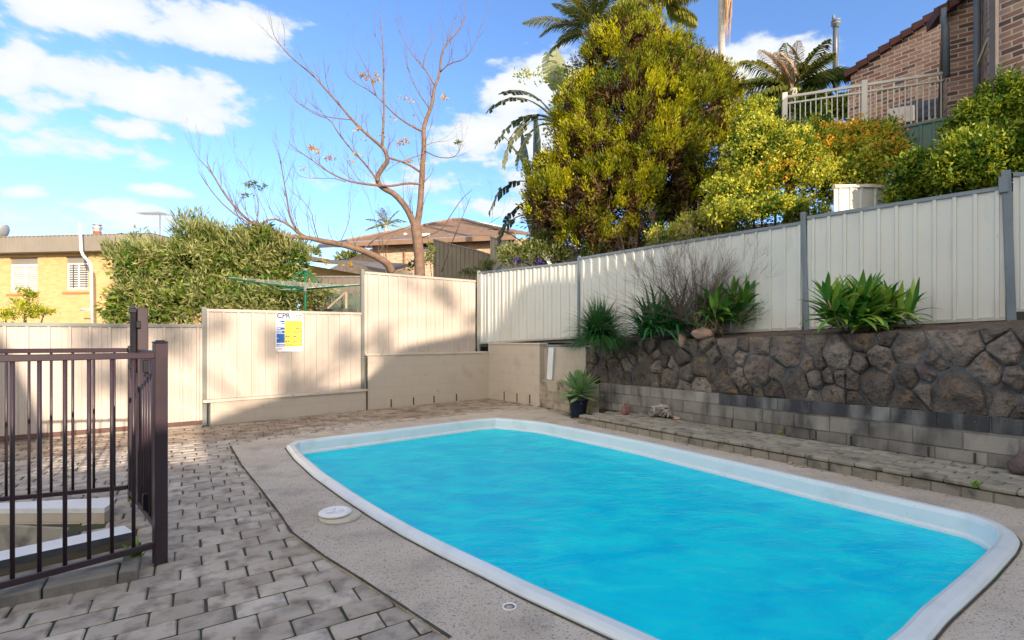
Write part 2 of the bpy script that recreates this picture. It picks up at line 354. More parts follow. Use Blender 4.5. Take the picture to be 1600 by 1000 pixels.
def leafcloud(name, Pn, Dn, Un, Ln, Wn, Tn, mat, parent=None, loc=(0,0,0), base_mb=None):
    """N leaves, each one folded quad: base, side, tip, side"""
    off = np.array(parent['_o'] if parent is not None else loc, dtype=float)
    n = len(Pn); Dn = Dn/np.linalg.norm(Dn, axis=1, keepdims=True)
    S = np.cross(Dn, Un); S /= (np.linalg.norm(S, axis=1, keepdims=True)+1e-9); Nn = np.cross(S, Dn)
    b = Pn-off; mid = b+Dn*Ln[:,None]*.45
    fold = Nn*Wn[:,None]*.35
    v = np.empty((n,4,3)); v[:,0] = b; v[:,1] = mid+S*Wn[:,None]+fold; v[:,2] = b+Dn*Ln[:,None]-Nn*Ln[:,None]*.12; v[:,3] = mid-S*Wn[:,None]+fold
    me = bpy.data.meshes.new(name); me.vertices.add(4*n); me.vertices.foreach_set('co', v.ravel())
    me.loops.add(4*n); me.loops.foreach_set('vertex_index', np.arange(4*n, dtype=np.int32))
    me.polygons.add(n); me.polygons.foreach_set('loop_start', np.arange(0,4*n,4,dtype=np.int32)); me.polygons.foreach_set('loop_total', np.full(n,4,dtype=np.int32))
    at = me.attributes.new('tone', 'FLOAT', 'FACE'); at.data.foreach_set('value', np.clip(Tn,0,1).astype(np.float32))
    me.materials.append(mat); me.update(); me.validate()
    return link(name, me, parent, off)

def lumpy(blobs, k=4, f=(.18,.42), seed=1):
    rr = random.Random(seed); out = list(blobs)
    for b in blobs:
        for _ in range(k):
            d = Vector((rr.gauss(0,1), rr.gauss(0,1), rr.gauss(.3,1))).normalized(); q = rr.uniform(*f); m = (b[3]*b[4]*b[5])**(1/3)*q
            out.append((b[0]+d.x*b[3]*.95, b[1]+d.y*b[4]*.95, b[2]+d.z*b[5]*.95, m*rr.uniform(.8,1.5), m, m*rr.uniform(.7,1.3)))
    return out
def unit(n): 
    d = RNG.normal(size=(n,3)); return d/np.linalg.norm(d,axis=1,keepdims=True)
def blob_sample(blobs, n, shell=.5, zmin=-.5):
    """points in the outer part of a set of ellipsoids (cx,cy,cz,rx,ry,rz) + outward normals"""
    B = np.array([b[:6] for b in blobs], float); w = (B[:,3]*B[:,4]*B[:,5])**(2/3); w /= w.sum()
    k = RNG.choice(len(B), n, p=w); d = unit(n); d[:,2] = np.where(d[:,2] < zmin, -d[:,2], d[:,2])
    r = 1-shell*RNG.random(n)**1.6; p = B[k,:3]+d*B[k,3:]*r[:,None]; nn = d/B[k,3:]; nn /= np.linalg.norm(nn,axis=1,keepdims=True)
    return p, nn, r
def foliage(name, blobs, ncl, rcl, per, L, Wd, mat, parent, shell=.5, up=.3, out=.8, rnd=.7, spray=False, tone=(.0,.5), tvar=.25, droop=0, tone_fn=None, zmin=-.5, gap=None):
    c, nn, r = blob_sample(blobs, ncl, shell, zmin)
    if gap:      # leave holes between clumps
        kp = np.array([noise.noise(Vector(p)*gap[0])+.5*noise.noise(Vector(p)*gap[0]*2.3) > gap[1] for p in c]); c = c[kp]; nn = nn[kp]; ncl = len(c)
    tcl = RNG.uniform(tone[0], tone[1], ncl)
    if tone_fn is not None: tcl = tone_fn(c, tcl)
    idx = np.repeat(np.arange(ncl), per); n = len(idx)
    d = unit(n)
    if spray:      # leaves radiate from the clump's stem like a fan
        ax = nn[idx]*out+np.array([0,0,up]); ax /= np.linalg.norm(ax,axis=1,keepdims=True)
        D = ax+d*rnd; p = c[idx]+ax*(RNG.random(n)*rcl)[:,None]+d*(rcl*.28)
    else:
        p = c[idx]+d*(RNG.random(n)**.5*rcl*RNG.uniform(.6,1.4,n))[:,None]; D = nn[idx]*out+unit(n)*rnd+np.array([0,0,up])
    D[:,2] -= droop
    Ln = L*RNG.uniform(.6,1.35,n); Wn = Wd*RNG.uniform(.6,1.3,n); T = tcl[idx]+RNG.normal(0,tvar,n)*.5
    return leafcloud(name, p, D, unit(n)+np.array([0,0,.6]), Ln, Wn, T, mat, parent)

def resample(poly, step, closed=True):
    pts = [Vector(p) for p in poly]; out = []
    n = len(pts); m = n if closed else n-1
    for i in range(m):
        a, b = pts[i], pts[(i+1)%n]; k = max(1, int(round((b-a).length/step)))
        out += [a.lerp(b, j/k) for j in range(k)]
    if not closed: out.append(pts[-1])
    return out
def chaikin(pts, it=2, closed=True):
    for _ in range(it):
        n = len(pts); q = []
        rng = range(n) if closed else range(n-1)
        if not closed: q.append(pts[0])
        for i in rng:
            a, b = pts[i], pts[(i+1)%n]; q += [a.lerp(b, .25), a.lerp(b, .75)]
        if not closed: q.append(pts[-1])
        pts = q
    return pts
def inside(p, poly):
    x, y = p[0], p[1]; c = False; n = len(poly); j = n-1
    for i in range(n):
        xi, yi, xj, yj = poly[i][0], poly[i][1], poly[j][0], poly[j][1]
        if (yi > y) != (yj > y) and x < (xj-xi)*(y-yi)/(yj-yi)+xi: c = not c
        j = i
    return c
def sheet_poly(mb, outer, holes, z, mi=0):
    loops = [[Vector((p[0],p[1],0)) for p in outer]]+[[Vector((p[0],p[1],0)) for p in h] for h in holes]
    tris = tessellate_polygon(loops); vs = [(v.x,v.y,z) for l in loops for v in l]
    fs = []
    for t in tris:
        a, b, c = (Vector(vs[i]) for i in t)
        if (b-a).cross(c-a).z < 0: t = (t[0], t[2], t[1])
        fs.append(tuple(t))
    mb.add(vs, fs, mi)

def blade(mb, base, az, el, L, w, droop=1.0, n=7, tone=.5, fold=.25, mi=0, prof=None, twist=0):
    d = Vector((math.cos(az)*math.cos(el), math.sin(az)*math.cos(el), math.sin(el))); side = Vector((-math.sin(az), math.cos(az), 0))
    pts = [Vector(base)]; p = Vector(base); st = L/n; ws = []
    for i in range(n):
        p = p+d*st; pts.append(p.copy())
        d = (d+Vector((0,0,-droop*st*(.6+i/n)))).normalized()
    for i in range(n+1):
        t = i/n; ws.append(w*(prof(t) if prof else max(.04, math.sin(math.pi*min(1,.12+.88*t)**.8))))
    sd = side
    if twist: sd = (side+Vector((0,0,twist))).normalized()
    return mb.ribbon(pts, ws, sd, mi, tone, fold)

# ---------------------------------------------------------------- setting
# pool outline (outer edge of the coping), traced once and placed on the ground
pool_px = [(446.5,702),(460,720),(490,748),(535,781),(580,811),(628,840),(686,871),(752,904),(809,934),(860,958),(950,1000)]
pool = [Vector(G(*p)) for p in pool_px]
pool += [Vector((.80,2.17,0)), Vector((1.02,1.97,0)), Vector((1.22,1.93,0)), Vector((1.45,2.03,0))]
pool += [Vector(((1450-800)/F*(1.455*F/470), 1.455*F/470, 0))]+[Vector((lambda q: (q.x,q.y,0))(G(p[0],p[1],.045))) for p in [(1450,1000),(1480,964),(1510,937),(1552,898),(1588,858),(1595,842),(1585,829),(1564,818),(1525,804),(1420,781),(1270,748),(1160,723),(1002,688),(897,668),(845,659),(805,655),(775,653),(745,655),(670,664),(580,675),(478,687),(456,690.5),(447,696)]]
pool = resample(pool, .12); pool = chaikin(pool, 2); pool = resample(pool, .07)
_ar = sum(pool[i].x*pool[(i+1)%len(pool)].y-pool[(i+1)%len(pool)].x*pool[i].y for i in range(len(pool)))
if _ar < 0: pool = pool[::-1]
def offset_loop(loop, d):
    n = len(loop); out = []
    for i in range(n):
        t = (loop[(i+2)%n]-loop[(i-2)%n]).normalized(); out.append(loop[i]+Vector((-t.y, t.x, 0))*d)
    return out
def smooth_loop(l, it=2):
    for _ in range(it):
        n = len(l); l = [(l[i-1]+l[i]*2+l[(i+1)%n])/4 for i in range(n)]
    return l
def loft(mb, loops, mis, close_last=False):
    n = len(loops[0]); o = len(mb.v)
    vs = [p for l in loops for p in l]; 
    for k in range(len(loops)-1):
        mb.add(loops[k]+loops[k+1], [(i, (i+1)%n, n+(i+1)%n, n+i) for i in range(n)], mis[k])
    if close_last: mb.add(loops[-1], [tuple(range(n))], mis[-1])
pr = [(0,-.05),(.0,.025),(.012,.045),(.035,.058),(.085,.058),(.108,.048),(.118,.02),(.130,-.085),(.158,-.105),(.168,-.17)]
rim_loops = []
for d, z in pr:
    l = smooth_loop(offset_loop(pool, d), 3); rim_loops.append([Vector((p.x,p.y,z)) for p in l])
pool_c = sum(pool, Vector())/len(pool)
swim = thing('swimming_pool', (pool_c.x, pool_c.y, 0), 'small curved fibreglass pool with white coping, full of bright turquoise water', 'pool')
mb = MB(); loft(mb, rim_loops, [0]*9); mb.build('coping', M['fibreglass'], swim, smooth=True)
bl = [rim_loops[-1]]
for d, z in [(.20,-.20),(.36,-.22),(.40,-.34),(.50,-1.3)]:
    l = smooth_loop(offset_loop(pool, d), 6); bl.append([Vector((p.x,p.y,z)) for p in l])
mb = MB(); loft(mb, bl, [1,1,0,0,0], close_last=False); mb.build('basin', [M['basin'], M['ledge']], swim, smooth=True)

mb = MB(); mb.add([(p.x,p.y,-1.298) for p in smooth_loop(offset_loop(pool,.46),6)], [tuple(range(len(pool)))]); mb.build('floor', M['basin'], swim)
# grimy seal where the coping meets the deck
sl = [smooth_loop(offset_loop(pool, d_), 2) for d_ in (-.014,.006)]; mb = MB(); loft(mb, [[Vector((p.x,p.y,.0145)) for p in l_] for l_ in sl], [0]); mb.build('seal', M['joint'], swim)
# water
def water_mat():
    m = bpy.data.materials.new('pool_water'); m.use_nodes = True; nt = m.node_tree; nt.nodes.clear(); N = nt.nodes.new; L = nt.links.new
    out = N('ShaderNodeOutputMaterial'); tc = N('ShaderNodeTexCoord')
    mp = N('ShaderNodeMapping'); mp.inputs['Scale'].default_value = (.9,1.6,1); mp.inputs['Rotation'].default_value = (0,0,R(18)); L(tc.outputs['Object'], mp.inputs[0])
    nz = N('ShaderNodeTexNoise'); nz.inputs['Scale'].default_value = 2.2; nz.inputs['Detail'].default_value = 5; nz.inputs['Distortion'].default_value = .8; L(mp.outputs[0], nz.inputs['Vector'])
    r = N('ShaderNodeMapRange'); r.inputs['From Min'].default_value = .32; r.inputs['From Max'].default_value = .68; L(nz.outputs['Fac'], r.inputs['Value'])
    c = N('ShaderNodeMix'); c.data_type = 'RGBA'; L(r.outputs[0], c.inputs['Factor']); c.inputs['A'].default_value = WAT_A; c.inputs['B'].default_value = WAT_B
    df = N('ShaderNodeBsdfDiffuse'); L(c.outputs['Result'], df.inputs[0])
    tr = N('ShaderNodeBsdfTransparent'); tr.inputs[0].default_value = (.36,.95,1,1)
    m1 = N('ShaderNodeMixShader'); m1.inputs[0].default_value = .70; L(tr.outputs[0], m1.inputs[1]); L(df.outputs[0], m1.inputs[2])
    gl = N('ShaderNodeBsdfGlossy'); gl.inputs['Roughness'].default_value = .12
    n2 = N('ShaderNodeTexNoise'); n2.inputs['Scale'].default_value = 3.5; n2.inputs['Detail'].default_value = 3; L(mp.outputs[0], n2.inputs['Vector'])
    n3 = N('ShaderNodeTexNoise'); n3.inputs['Scale'].default_value = 16; n3.inputs['Detail'].default_value = 2; L(mp.outputs[0], n3.inputs['Vector'])
    ad = N('ShaderNodeMath'); ad.operation = 'MULTIPLY_ADD'; L(n3.outputs['Fac'], ad.inputs[0]); ad.inputs[1].default_value = .3; L(n2.outputs['Fac'], ad.inputs[2])
    bp = N('ShaderNodeBump'); bp.inputs['Strength'].default_value = .6; bp.inputs['Distance'].default_value = .06; L(ad.outputs[0], bp.inputs['Height'])
    L(bp.outputs[0], gl.inputs['Normal'])
    fr = N('ShaderNodeFresnel'); fr.inputs['IOR'].default_value = 1.33; L(bp.outputs[0], fr.inputs['Normal'])
    fm = N('ShaderNodeMath'); fm.operation = 'MULTIPLY'; L(fr.outputs[0], fm.inputs[0]); fm.inputs[1].default_value = .35
    m2 = N('ShaderNodeMixShader'); L(fm.outputs[0], m2.inputs[0]); L(m1.outputs[0], m2.inputs[1]); L(gl.outputs[0], m2.inputs[2]); L(m2.outputs[0], out.inputs[0])
    return m
WAT_A = (.0,.70,.96,1); WAT_B = (.01,.97,1.0,1)
wl = smooth_loop(offset_loop(pool, .168), 3)
mb = MB(); mb.add([(p.x,p.y,-.125) for p in wl], [tuple(range(len(wl)))])
tag(mb.build('water', water_mat()), kind='structure')

# sunken pit between the two white-capped low walls
pit = [G2(108,822), G2(100,838), (-2.95,3.36), (-3.70,2.62), (-5.6,2.4), (-6.2,4.0), (-4.3,4.07)]
pool_hole = [(p.x,p.y) for p in smooth_loop(offset_loop(pool, .06), 3)][::3]
mb = MB(); sheet_poly(mb, [(-400,-400),(400,-400),(400,400),(-400,400)], [pool_hole[::-1], pit], -.03)
tag(mb.build('ground', M['ground']), kind='structure')
mb = MB(); mb.prism(pit, -.60, -.55)
n = len(pit)
for i in range(n):
    a, b = pit[i], pit[(i+1)%n]; mb.wall(a, b, .03, -.56, -.012, side=-1)
tag(mb.build('stairwell_floor', M['render_grey']), kind='structure')

# back and left boundary lines (xy)
A0 = (-9.6, 5.55); A1 = G2(0,693); A2 = G2(327,665); A3 = G2(573,640.5); A4 = G2(763,622.5)
# joint bed under the pavers
paveout = [(-14,-3),(6,-3),(6,4),G2(905,662),G2(890,645),G2(842,634),A4,A3,A2,A1,A0,(-14,2)]
mb = MB(); sheet_poly(mb, paveout, [pool_hole[::-1], pit], -.013); tag(mb.build('joint_bed', M['joint']), kind='structure')
apron = [G2(360,698),G2(377,728),G2(405,763),G2(437,805),G2(456,834),G2(507,872),G2(560,905),G2(650,964),G2(704,1000),(.0,1.85),(.35,1.1),(1.4,.7),(5.2,1.2),(6.6,3.0),(5.2,3.55),G2(1600,797),G2(905,662),(1.1,9.45),G2(850,640),G2(760,645),G2(600,664),G2(455,682)]
def v2q(a, b, c):
    d = Vector((b[0]-a[0], b[1]-a[1], 0)).normalized(); return abs(d.cross(Vector((c.x-a[0], c.y-a[1], 0))).z)
# pavers, one worn block at a time
ang = R(33); pu = Vector((math.cos(ang), math.sin(ang), 0)); pv = Vector((-pu.y, pu.x, 0)); PW, PH = .262, .170
mb = MB(); o0 = G(313,854)
for j in range(-36, 60):
    for i in range(-50, 46):
        c = o0+pu*((i+.5+(.5 if j%2 else 0))*PW+random.uniform(-.004,.004)+.02*math.sin(j*1.7))+pv*(j+.5)*PH
        if not (-11 < c.x < 3 and 1.0 < c.y < 14.5): continue
        q = (c.x, c.y)
        if abs(c.x)/max(c.y,.1) > 1.25: continue
        if inside(q, apron):
            e = [c+pu*sx*PW*.5+pv*sy*PH*.5 for sx in (-1,1) for sy in (-1,1)]
            if all(inside((k.x,k.y), apron) for k in e): continue
        if not inside(q, paveout) or inside(q, [(p.x,p.y) for p in pool]): continue
        e = [c+pu*sx*PW*.5+pv*sy*PH*.5 for sx in (-1,0,1) for sy in (-1,0,1)]
        if any(inside((k.x,k.y), pit) for k in e): continue
        far = c.y > 7
        sz = (PW-random.uniform(.006,.014), PH-random.uniform(.010,.018), .05)
        tl = Matrix.Rotation(random.gauss(0,.008),3,'X') @ Matrix.Rotation(random.gauss(0,.006),3,'Y')
        zt = -.026+random.gauss(0,.0016)
        mb.box((c.x,c.y,zt), sz, ang+random.gauss(0,.008), tone=random.random(), bev=.009, tilt=tl, side_mi=1, mi=2 if (v2q(A3,A4,c) < 1.55+.5*noise.noise(c*1.5) or (v2q(A2,A3,c) < .9+.4*noise.noise(c*2) and c.x > -5)) else 0)
tag(mb.build('paving', [M['paver'], M['joint'], M['paver_dirt']], smooth=False), kind='structure')
# concrete apron round the pool
mb = MB(); ap = [(p.x,p.y) for p in resample([Vector((x,y,0)) for x,y in apron], .3)]
ap = [(x+random.gauss(0,.006), y+random.gauss(0,.006)) for x,y in ap]
sheet_poly(mb, ap, [pool_hole[::-1]], .010)
n = len(ap)
ar = sum(ap[i][0]*ap[(i+1)%n][1]-ap[(i+1)%n][0]*ap[i][1] for i in range(n)); apo = ap if ar > 0 else ap[::-1]
mb.add([(x,y,-.03) for x,y in apo]+[(x,y,.010) for x,y in apo], [(i,(i+1)%n,n+(i+1)%n,n+i) for i in range(n)])
tag(mb.build('pool_deck', M['concrete']), kind='structure')
# dark gap along the paver side of the apron and round the coping
mb = MB(); gl_ = [Vector((x,y,.002)) for x,y in apron[:9]]; gl_ = resample(gl_, .08, False)
for i in range(len(gl_)-1):
    a, b = gl_[i], gl_[i+1]; t = (b-a).normalized(); nn = Vector((-t.y,t.x,0)); wd = .010+.006*noise.noise(a*5)
    mb.add([a-nn*wd*1.1, b-nn*wd*1.1, b+nn*wd*.9, a+nn*wd*.9], [(0,1,2,3) if True else (3,2,1,0)])
for p in range(len(mb.v)): x,y,z = mb.v[p]; mb.v[p] = (x,y,.0135)
tag(mb.build('expansion_joint', M['joint']), kind='structure')
# ---------------------------------------------------------------- sheet metal fences
def v2(a): return Vector((a[0], a[1], 0))
def fence_sheet(A, B, zb0, zb1, zt0, zt1, sp=.19, rw=.034, dp=.021, phase=.5, double=False, front=1):
    """profiled steel sheet between xy points; ribs stand towards the viewer's side (front)"""
    A, B = v2(A), v2(B); L = (B-A).length; d = (B-A)/L; n = Vector((d.y,-d.x,0))*front
    prof = [(0,0)]; x = sp*phase
    while x < L-.03:
        prof += [(x-rw*.5-.008,0), (x-rw*.5,dp), (x+rw*.5,dp), (x+rw*.5+.008,0)]
        if double: prof += [(x+sp*.5-.022,0), (x+sp*.5-.018,.008), (x+sp*.5+.018,.008), (x+sp*.5+.022,0)]
        x += sp
    prof = [q for q in prof if q[0] <= L]+[(L,0)]
    mb = MB(); vs = []
    for s_, h in prof:
        t = s_/L; p = A+d*s_+n*h
        vs += [p+Vector((0,0,lerp(zb0,zb1,t))), p+Vector((0,0,lerp(zt0,zt1,t)))]
    mb.add(vs, [(2*i,2*i+2,2*i+3,2*i+1) for i in range(len(prof)-1)])
    vs2 = [v-n*.004 for v in vs]
    mb.add(vs2, [(2*i,2*i+1,2*i+3,2*i+2) for i in range(len(prof)-1)])
    return mb
def rail_mb(A, B, z0, z1, h=.045, w=.05, mi=0):
    A, B = v2(A), v2(B); d = (B-A).normalized(); n = Vector((-d.y,d.x,0))*w/2
    mb = MB()
    lo = [A-n+Vector((0,0,z0-h)), B-n+Vector((0,0,z1-h)), B+n+Vector((0,0,z1-h)), A+n+Vector((0,0,z0-h))]
    hi = [p+Vector((0,0,h)) for p in lo]
    hi = [hi[0].lerp(hi[3],.12), hi[1].lerp(hi[2],.12), hi[2].lerp(hi[1],.12), hi[3].lerp(hi[0],.12)]
    return mb.hexa(lo, hi)
def xy(v): return (v.x, v.y)
def along(A, B, px): Y = depth_on(px, A, B); return ((px-800)/F*Y, Y)

PN = Vector((-.6,.8,0))*.0
# left low fence
Fl = thing('metal_fence', (A1[0],A1[1],0), 'low cream steel fence with dark top rail behind the brown pool gate', 'fence')
a, b = along(A0,A2,-420), along(A1,A2,316)
L0 = along(A0,A1,-420)
fence_sheet(A0, A1, .10,.10, 1.70,1.70, sp=.236, double=True, phase=.3).build('sheet', M['sheet'], Fl)
fence_sheet(A1, b, .10,.10, 1.70,1.72, sp=.236, double=True, phase=.2).build('sheet', M['sheet'], Fl)
m_ = rail_mb(A0, A1, 1.745,1.745, .055,.06); m_.v += []; 
m_.build('top_rail', M['cap_g'], Fl); rail_mb(A1, b, 1.742,1.755, .055,.06).build('top_rail', M['cap_g'], Fl)
mb = MB(); mb.wall(A0, A1, .035, .04,.105, side=-1); mb.wall(A1, b, .035, .04,.105, side=-1); mb.build('plinth_rail', M['brown_plinth'], Fl)
mb = MB(); mb.wall(A0, A1, .03, -.02,.05, side=1); mb.wall(A1, b, .03, -.02,.05, side=1); mb.build('plinth_board', M['render_grey'], Fl)
# middle fence on low rendered wall
p2a, p2b = along(A2,A3,320), along(A2,A3,567)
dn = (v2(A3)-v2(A2)).normalized(); nb = Vector((-dn.y,dn.x,0))       # pointing away from the yard
def sh(p, k): return (p[0]+nb.x*k, p[1]+nb.y*k)
Fm = thing('metal_fence', (p2a[0],p2a[1],.44), 'cream steel fence panel carrying the yellow and blue safety poster', 'fence')
Fm.name = 'metal_fence.001'
c2a, c2b = sh(p2a,.07), sh(p2b,.07)
fence_sheet(c2a, c2b, .45,.45, 2.0,2.03, sp=.236, double=True, phase=.25).build('sheet', M['sheet'], Fm)
rail_mb(c2a, c2b, 2.03,2.065, .05,.06).build('top_rail', M['cap_l'], Fm)
mb = MB(); mb.box((c2a[0],c2a[1],1.03),(.07,.06,2.06), math.atan2(dn.y,dn.x)); mb.build('post', M['cap_g'], Fm)
mb = MB(); mb.box((c2b[0]+dn.x*.02,c2b[1]+dn.y*.02,1.62),(.07,.06,2.72), math.atan2(dn.y,dn.x)); mb.build('post', M['cap_g'], Fm)
Wm = thing('low_wall', (p2a[0],p2a[1],0), 'low cream rendered wall with capping under the poster fence', 'wall')
mb = MB(); mb.wall(sh(along(A2,A3,329),0), A3, .16, -.02, .40, side=1); mb.build('wall', M['block_cream'], Wm)
mb = MB(); mb.wall(sh(along(A2,A3,317),-.035), sh(A3,-.035), .20, .402,.445, side=1); mb.build('capping', M['cream_cap'], Wm)
# tall section on block wall
p3a, p3b = sh(A3,.0), A4
dn3 = (v2(A4)-v2(A3)).normalized(); nb3 = Vector((-dn3.y,dn3.x,0)); 
def sh3(p, k): return (p[0]+nb3.x*k, p[1]+nb3.y*k)
Wt = thing('block_wall', (A3[0],A3[1],0), 'painted cream block retaining wall under the tallest fence panel at the back', 'wall')
mb = MB(); mb.wall((A3[0]+dn3.x*.02,A3[1]+dn3.y*.02), A4, .2, -.02, 1.15, side=1); mb.build('wall', M['block_cream'], Wt)
mb = MB(); mb.wall(sh3((A3[0]-dn3.x*.03,A3[1]-dn3.y*.03),-.02), sh3(A4,-.02), .24, 1.152,1.19, side=1); mb.build('capping', M['cream_cap'], Wt)
mb = MB(); mb.box((A3[0],A3[1],.55),(.03,.035,1.1), math.atan2(dn3.y,dn3.x)); mb.build('gap_strip', M['joint'], Wt)
Ft = thing('metal_fence', (A3[0],A3[1],1.19), 'tall cream steel fence panel above the block wall in front of the bare tree', 'fence')
e3a = sh3(along(A3,A4,572),.09); e3b = sh3(along(A3,A4,746),.09)
fence_sheet(e3a, e3b, 1.19,1.19, 2.90,2.93, sp=.236, double=True, phase=.4).build('sheet', M['sheet'], Ft)
rail_mb(e3a, e3b, 2.945,2.975, .05,.06).build('top_rail', M['cap_l'], Ft)
# corner wall on the right and the stub pier
C4 = A4; C5 = G2(843,634)
Wc = thing('block_wall', (C4[0],C4[1],0), 'painted cream block wall running right from the back corner to the pot plant', 'wall')
Wc.name = 'block_wall.001'
mb = MB(); mb.wall(C4, C5, .2, -.02, 1.38, side=1); mb.build('wall', M['block_cream'], Wc)
dc = (v2(C5)-v2(C4)).normalized(); nc = Vector((-dc.y,dc.x,0))
mb = MB(); mb.wall((C4[0]-nc.x*.02-dc.x*-.01,C4[1]-nc.y*.02), (C5[0]-nc.x*.02+dc.x*.04,C5[1]-nc.y*.02+dc.y*.04), .25, 1.382,1.415, side=1); mb.build('capping', M['cream_cap'], Wc)
mb = MB()
for px in (788,808,828): 
    q = along(C4,C5,px); mb.box((q[0]-nc.x*.004,q[1]-nc.y*.004,.12),(.022,.02,.2), math.atan2(dc.y,dc.x))
mb.build('weep_slot', M['joint'], Wc)
mb = MB()
for px in (611,646,678,713):
    q = along(A3,A4,px); mb.box((q[0]-nb3.x*.004,q[1]-nb3.y*.004,.10),(.022,.02,.17), math.atan2(dn3.y,dn3.x))
mb.build('weep_slot', M['joint'], Wt)

# lower weathered wall that turns behind the pot, then runs along the garden bed
Q0 = C5; Q1 = (1.185,10.15); BA = (1.72,9.80); BB = (5.23,5.07)
bd = (v2(BB)-v2(BA)).normalized(); bn = Vector((-bd.y,bd.x,0))     # pointing into the garden
BR = xy(v2(BB)+bd*2.2)
Wd = thing('garden_wall', (BA[0],BA[1],0), 'long weathered grey block wall stained black below the rough stones', 'wall')
def block_course(mb, A, B, z0, h, hs, w=.40, off=0, th=.14, z0b=None, hb=None, lean=0, gap=.006):
    A, B = v2(A), v2(B); L = (B-A).length; d = (B-A)/L; n = Vector((-d.y,d.x,0)); z0b = z0 if z0b is None else z0b
    x = -off
    while x < L:
        x0, x1 = max(0,x)+gap*.5, min(L,x+w)-gap*.5
        if x1-x0 > .03:
            fw = random.gauss(0,.003)
            zz = lambda q: lerp(z0,z0b,q/L)
            a = A+d*x0+n*(lean+fw); b_ = A+d*x1+n*(lean+fw); g = gap*.6
            f = [a+Vector((0,0,zz(x0)+g)), b_+Vector((0,0,zz(x1)+g)), b_+Vector((0,0,zz(x1)+h-g)), a+Vector((0,0,zz(x0)+h-g))]
            bk = [p+n*th for p in f]
            c = sum(f,Vector())/4; fi = [p.lerp(c,.0)+n*.008 for p in f]; ff = [p+(c-p).normalized()*.009 for p in f]
            t = random.random(); vs = ff+fi+bk
            mb.add(vs, [(0,1,2,3),(4,5,1,0),(5,6,2,1),(6,7,3,2),(7,4,0,3),(8,9,5,4),(9,10,6,5),(10,11,7,6),(11,8,4,7)], 0, t)
        x += w
mb = MB(); zs = [.15,.30,.47]
block_course(mb, BA, BR, .145,.135,0, w=.44, off=.1, z0b=.145)
block_course(mb, BA, BR, .282,.185,0, w=.44, off=.30, z0b=.292)
_k0 = len(mb.mi)
block_course(mb, BA, BR, .468,.175,0, w=.44, off=.08, z0b=.488+.03)
for i_ in range(_k0, len(mb.mi)):
    if mb.v[mb.f[i_][0]][0] > 3.05: mb.mi[i_] = 1
# top course backing and slope, closing the top
k_ = len(mb.v)
mb.wall(xy(v2(BA)+bn*.012), xy(v2(BR)+bn*.012), .14, -.02,.625, -.02,.67, side=1, tone=.2)
mb.build('block_courses', [M['blockdark'], M['blocktop']], Wd)
mb = MB(); 
block_course(mb, Q0, Q1, .0,.15,0, w=.42, off=.1); block_course(mb, Q0, Q1, .152,.2,0, w=.42, off=.3); block_course(mb, Q0, Q1, .354,.25,0, w=.42, off=.12)
block_course(mb, Q1, BA, .0,.15,0, w=.42, off=.1); block_course(mb, Q1, BA, .152,.2,0, w=.42, off=.3); block_course(mb, Q1, BA, .354,.26,0, w=.42, off=.12)
for a_, b_ in ((Q0,Q1),(Q1,BA)):
    dd = (v2(b_)-v2(a_)).normalized(); nn_ = Vector((-dd.y,dd.x,0))
    mb.wall(xy(v2(a_)+nn_*.012), xy(v2(b_)+nn_*.012), .3, -.02,.60, side=1, tone=.2)
mb.build('return_wall', M['dirtwall'], Wd)
mb = MB()
for px in (1144,1181,1226,1275,1330,1451,1523):
    q = along(BA,BR,px); mb.box((q[0]+bn.x*.002,q[1]+bn.y*.002,.215),(.018,.03,.115), math.atan2(bd.y,bd.x))
mb.build('weep_slot', M['joint'], Wd)
# stub pier between cream wall and stones
Pr = thing('block_pier', (.75,11.0,.6), 'short cream block pier with dark cap at the left end of the rough stones', 'pier')
pa, pb = P(858,565,10.95), P(915,565,10.55)
mb = MB(); mb.wall(xy(pa), xy(pb), .4, .60,1.33, side=1); mb.wall((C5[0]-.1,C5[1]+.15), (pb.x+.3,pb.y+.45), .15, .55,1.32, side=1); mb.build('blockwork', M['block_cream'], Pr)
mb = MB(); mb.wall((pa.x-.09,pa.y+.03), (pb.x+.12,pb.y-.06), .46, 1.333,1.375, side=1); mb.build('cap', M['cap_b'], Pr)
mb = MB(); mb.box((pa.x+.03,pa.y-.05,.965),(.13,.05,.70), -.6, tilt=Matrix.Rotation(R(4),3,'Y')); mb.build('lit_pilaster', M['white'], Pr)  # white paint stands in for the light on the cream pier's side

# raised step of pavers in front of the garden wall
TF0 = G2(905,662); TF1 = G2(1600,797); td = (v2(TF1)-v2(TF0)).normalized(); tn = Vector((-td.y,td.x,0))
TR = xy(v2(TF1)+td*2.3); BL0 = xy(v2(BA)+bd*.0)
St = thing('garden_step', (TF0[0],TF0[1],0), 'long raised paved step of grey blocks beside the pool deck', 'step')
mb = MB(); block_course(mb, TF0, TR, -.01,.118,0, w=.225, off=.05, th=.2, gap=.008); 
mb.wall(xy(v2(TF0)+td*-.0), xy(v2(TF0)+tn*.9), .02, -.02,.108, side=-1, tone=.4)
mb.wall(xy(v2(TF0)+tn*.014), xy(v2(TR)+tn*.014), .2, -.02,.1, side=1, tone=.1)
mb.build('block_face', M['blockstep'], St)
mb = MB(); L = (v2(TR)-v2(TF0)).length
far = [TF0, TR, BR, BA, xy(v2(TF0)+tn*1.02)]
fp = [xy(v2(far[0])+tn*.03+td*.03), xy(v2(far[1])+tn*.03)]+[tuple(p) for p in far[2:]]
mb.prism(fp, -.02, .128, tone=.1)
mb.build('fill', M['joint'], St)
mb = MB()
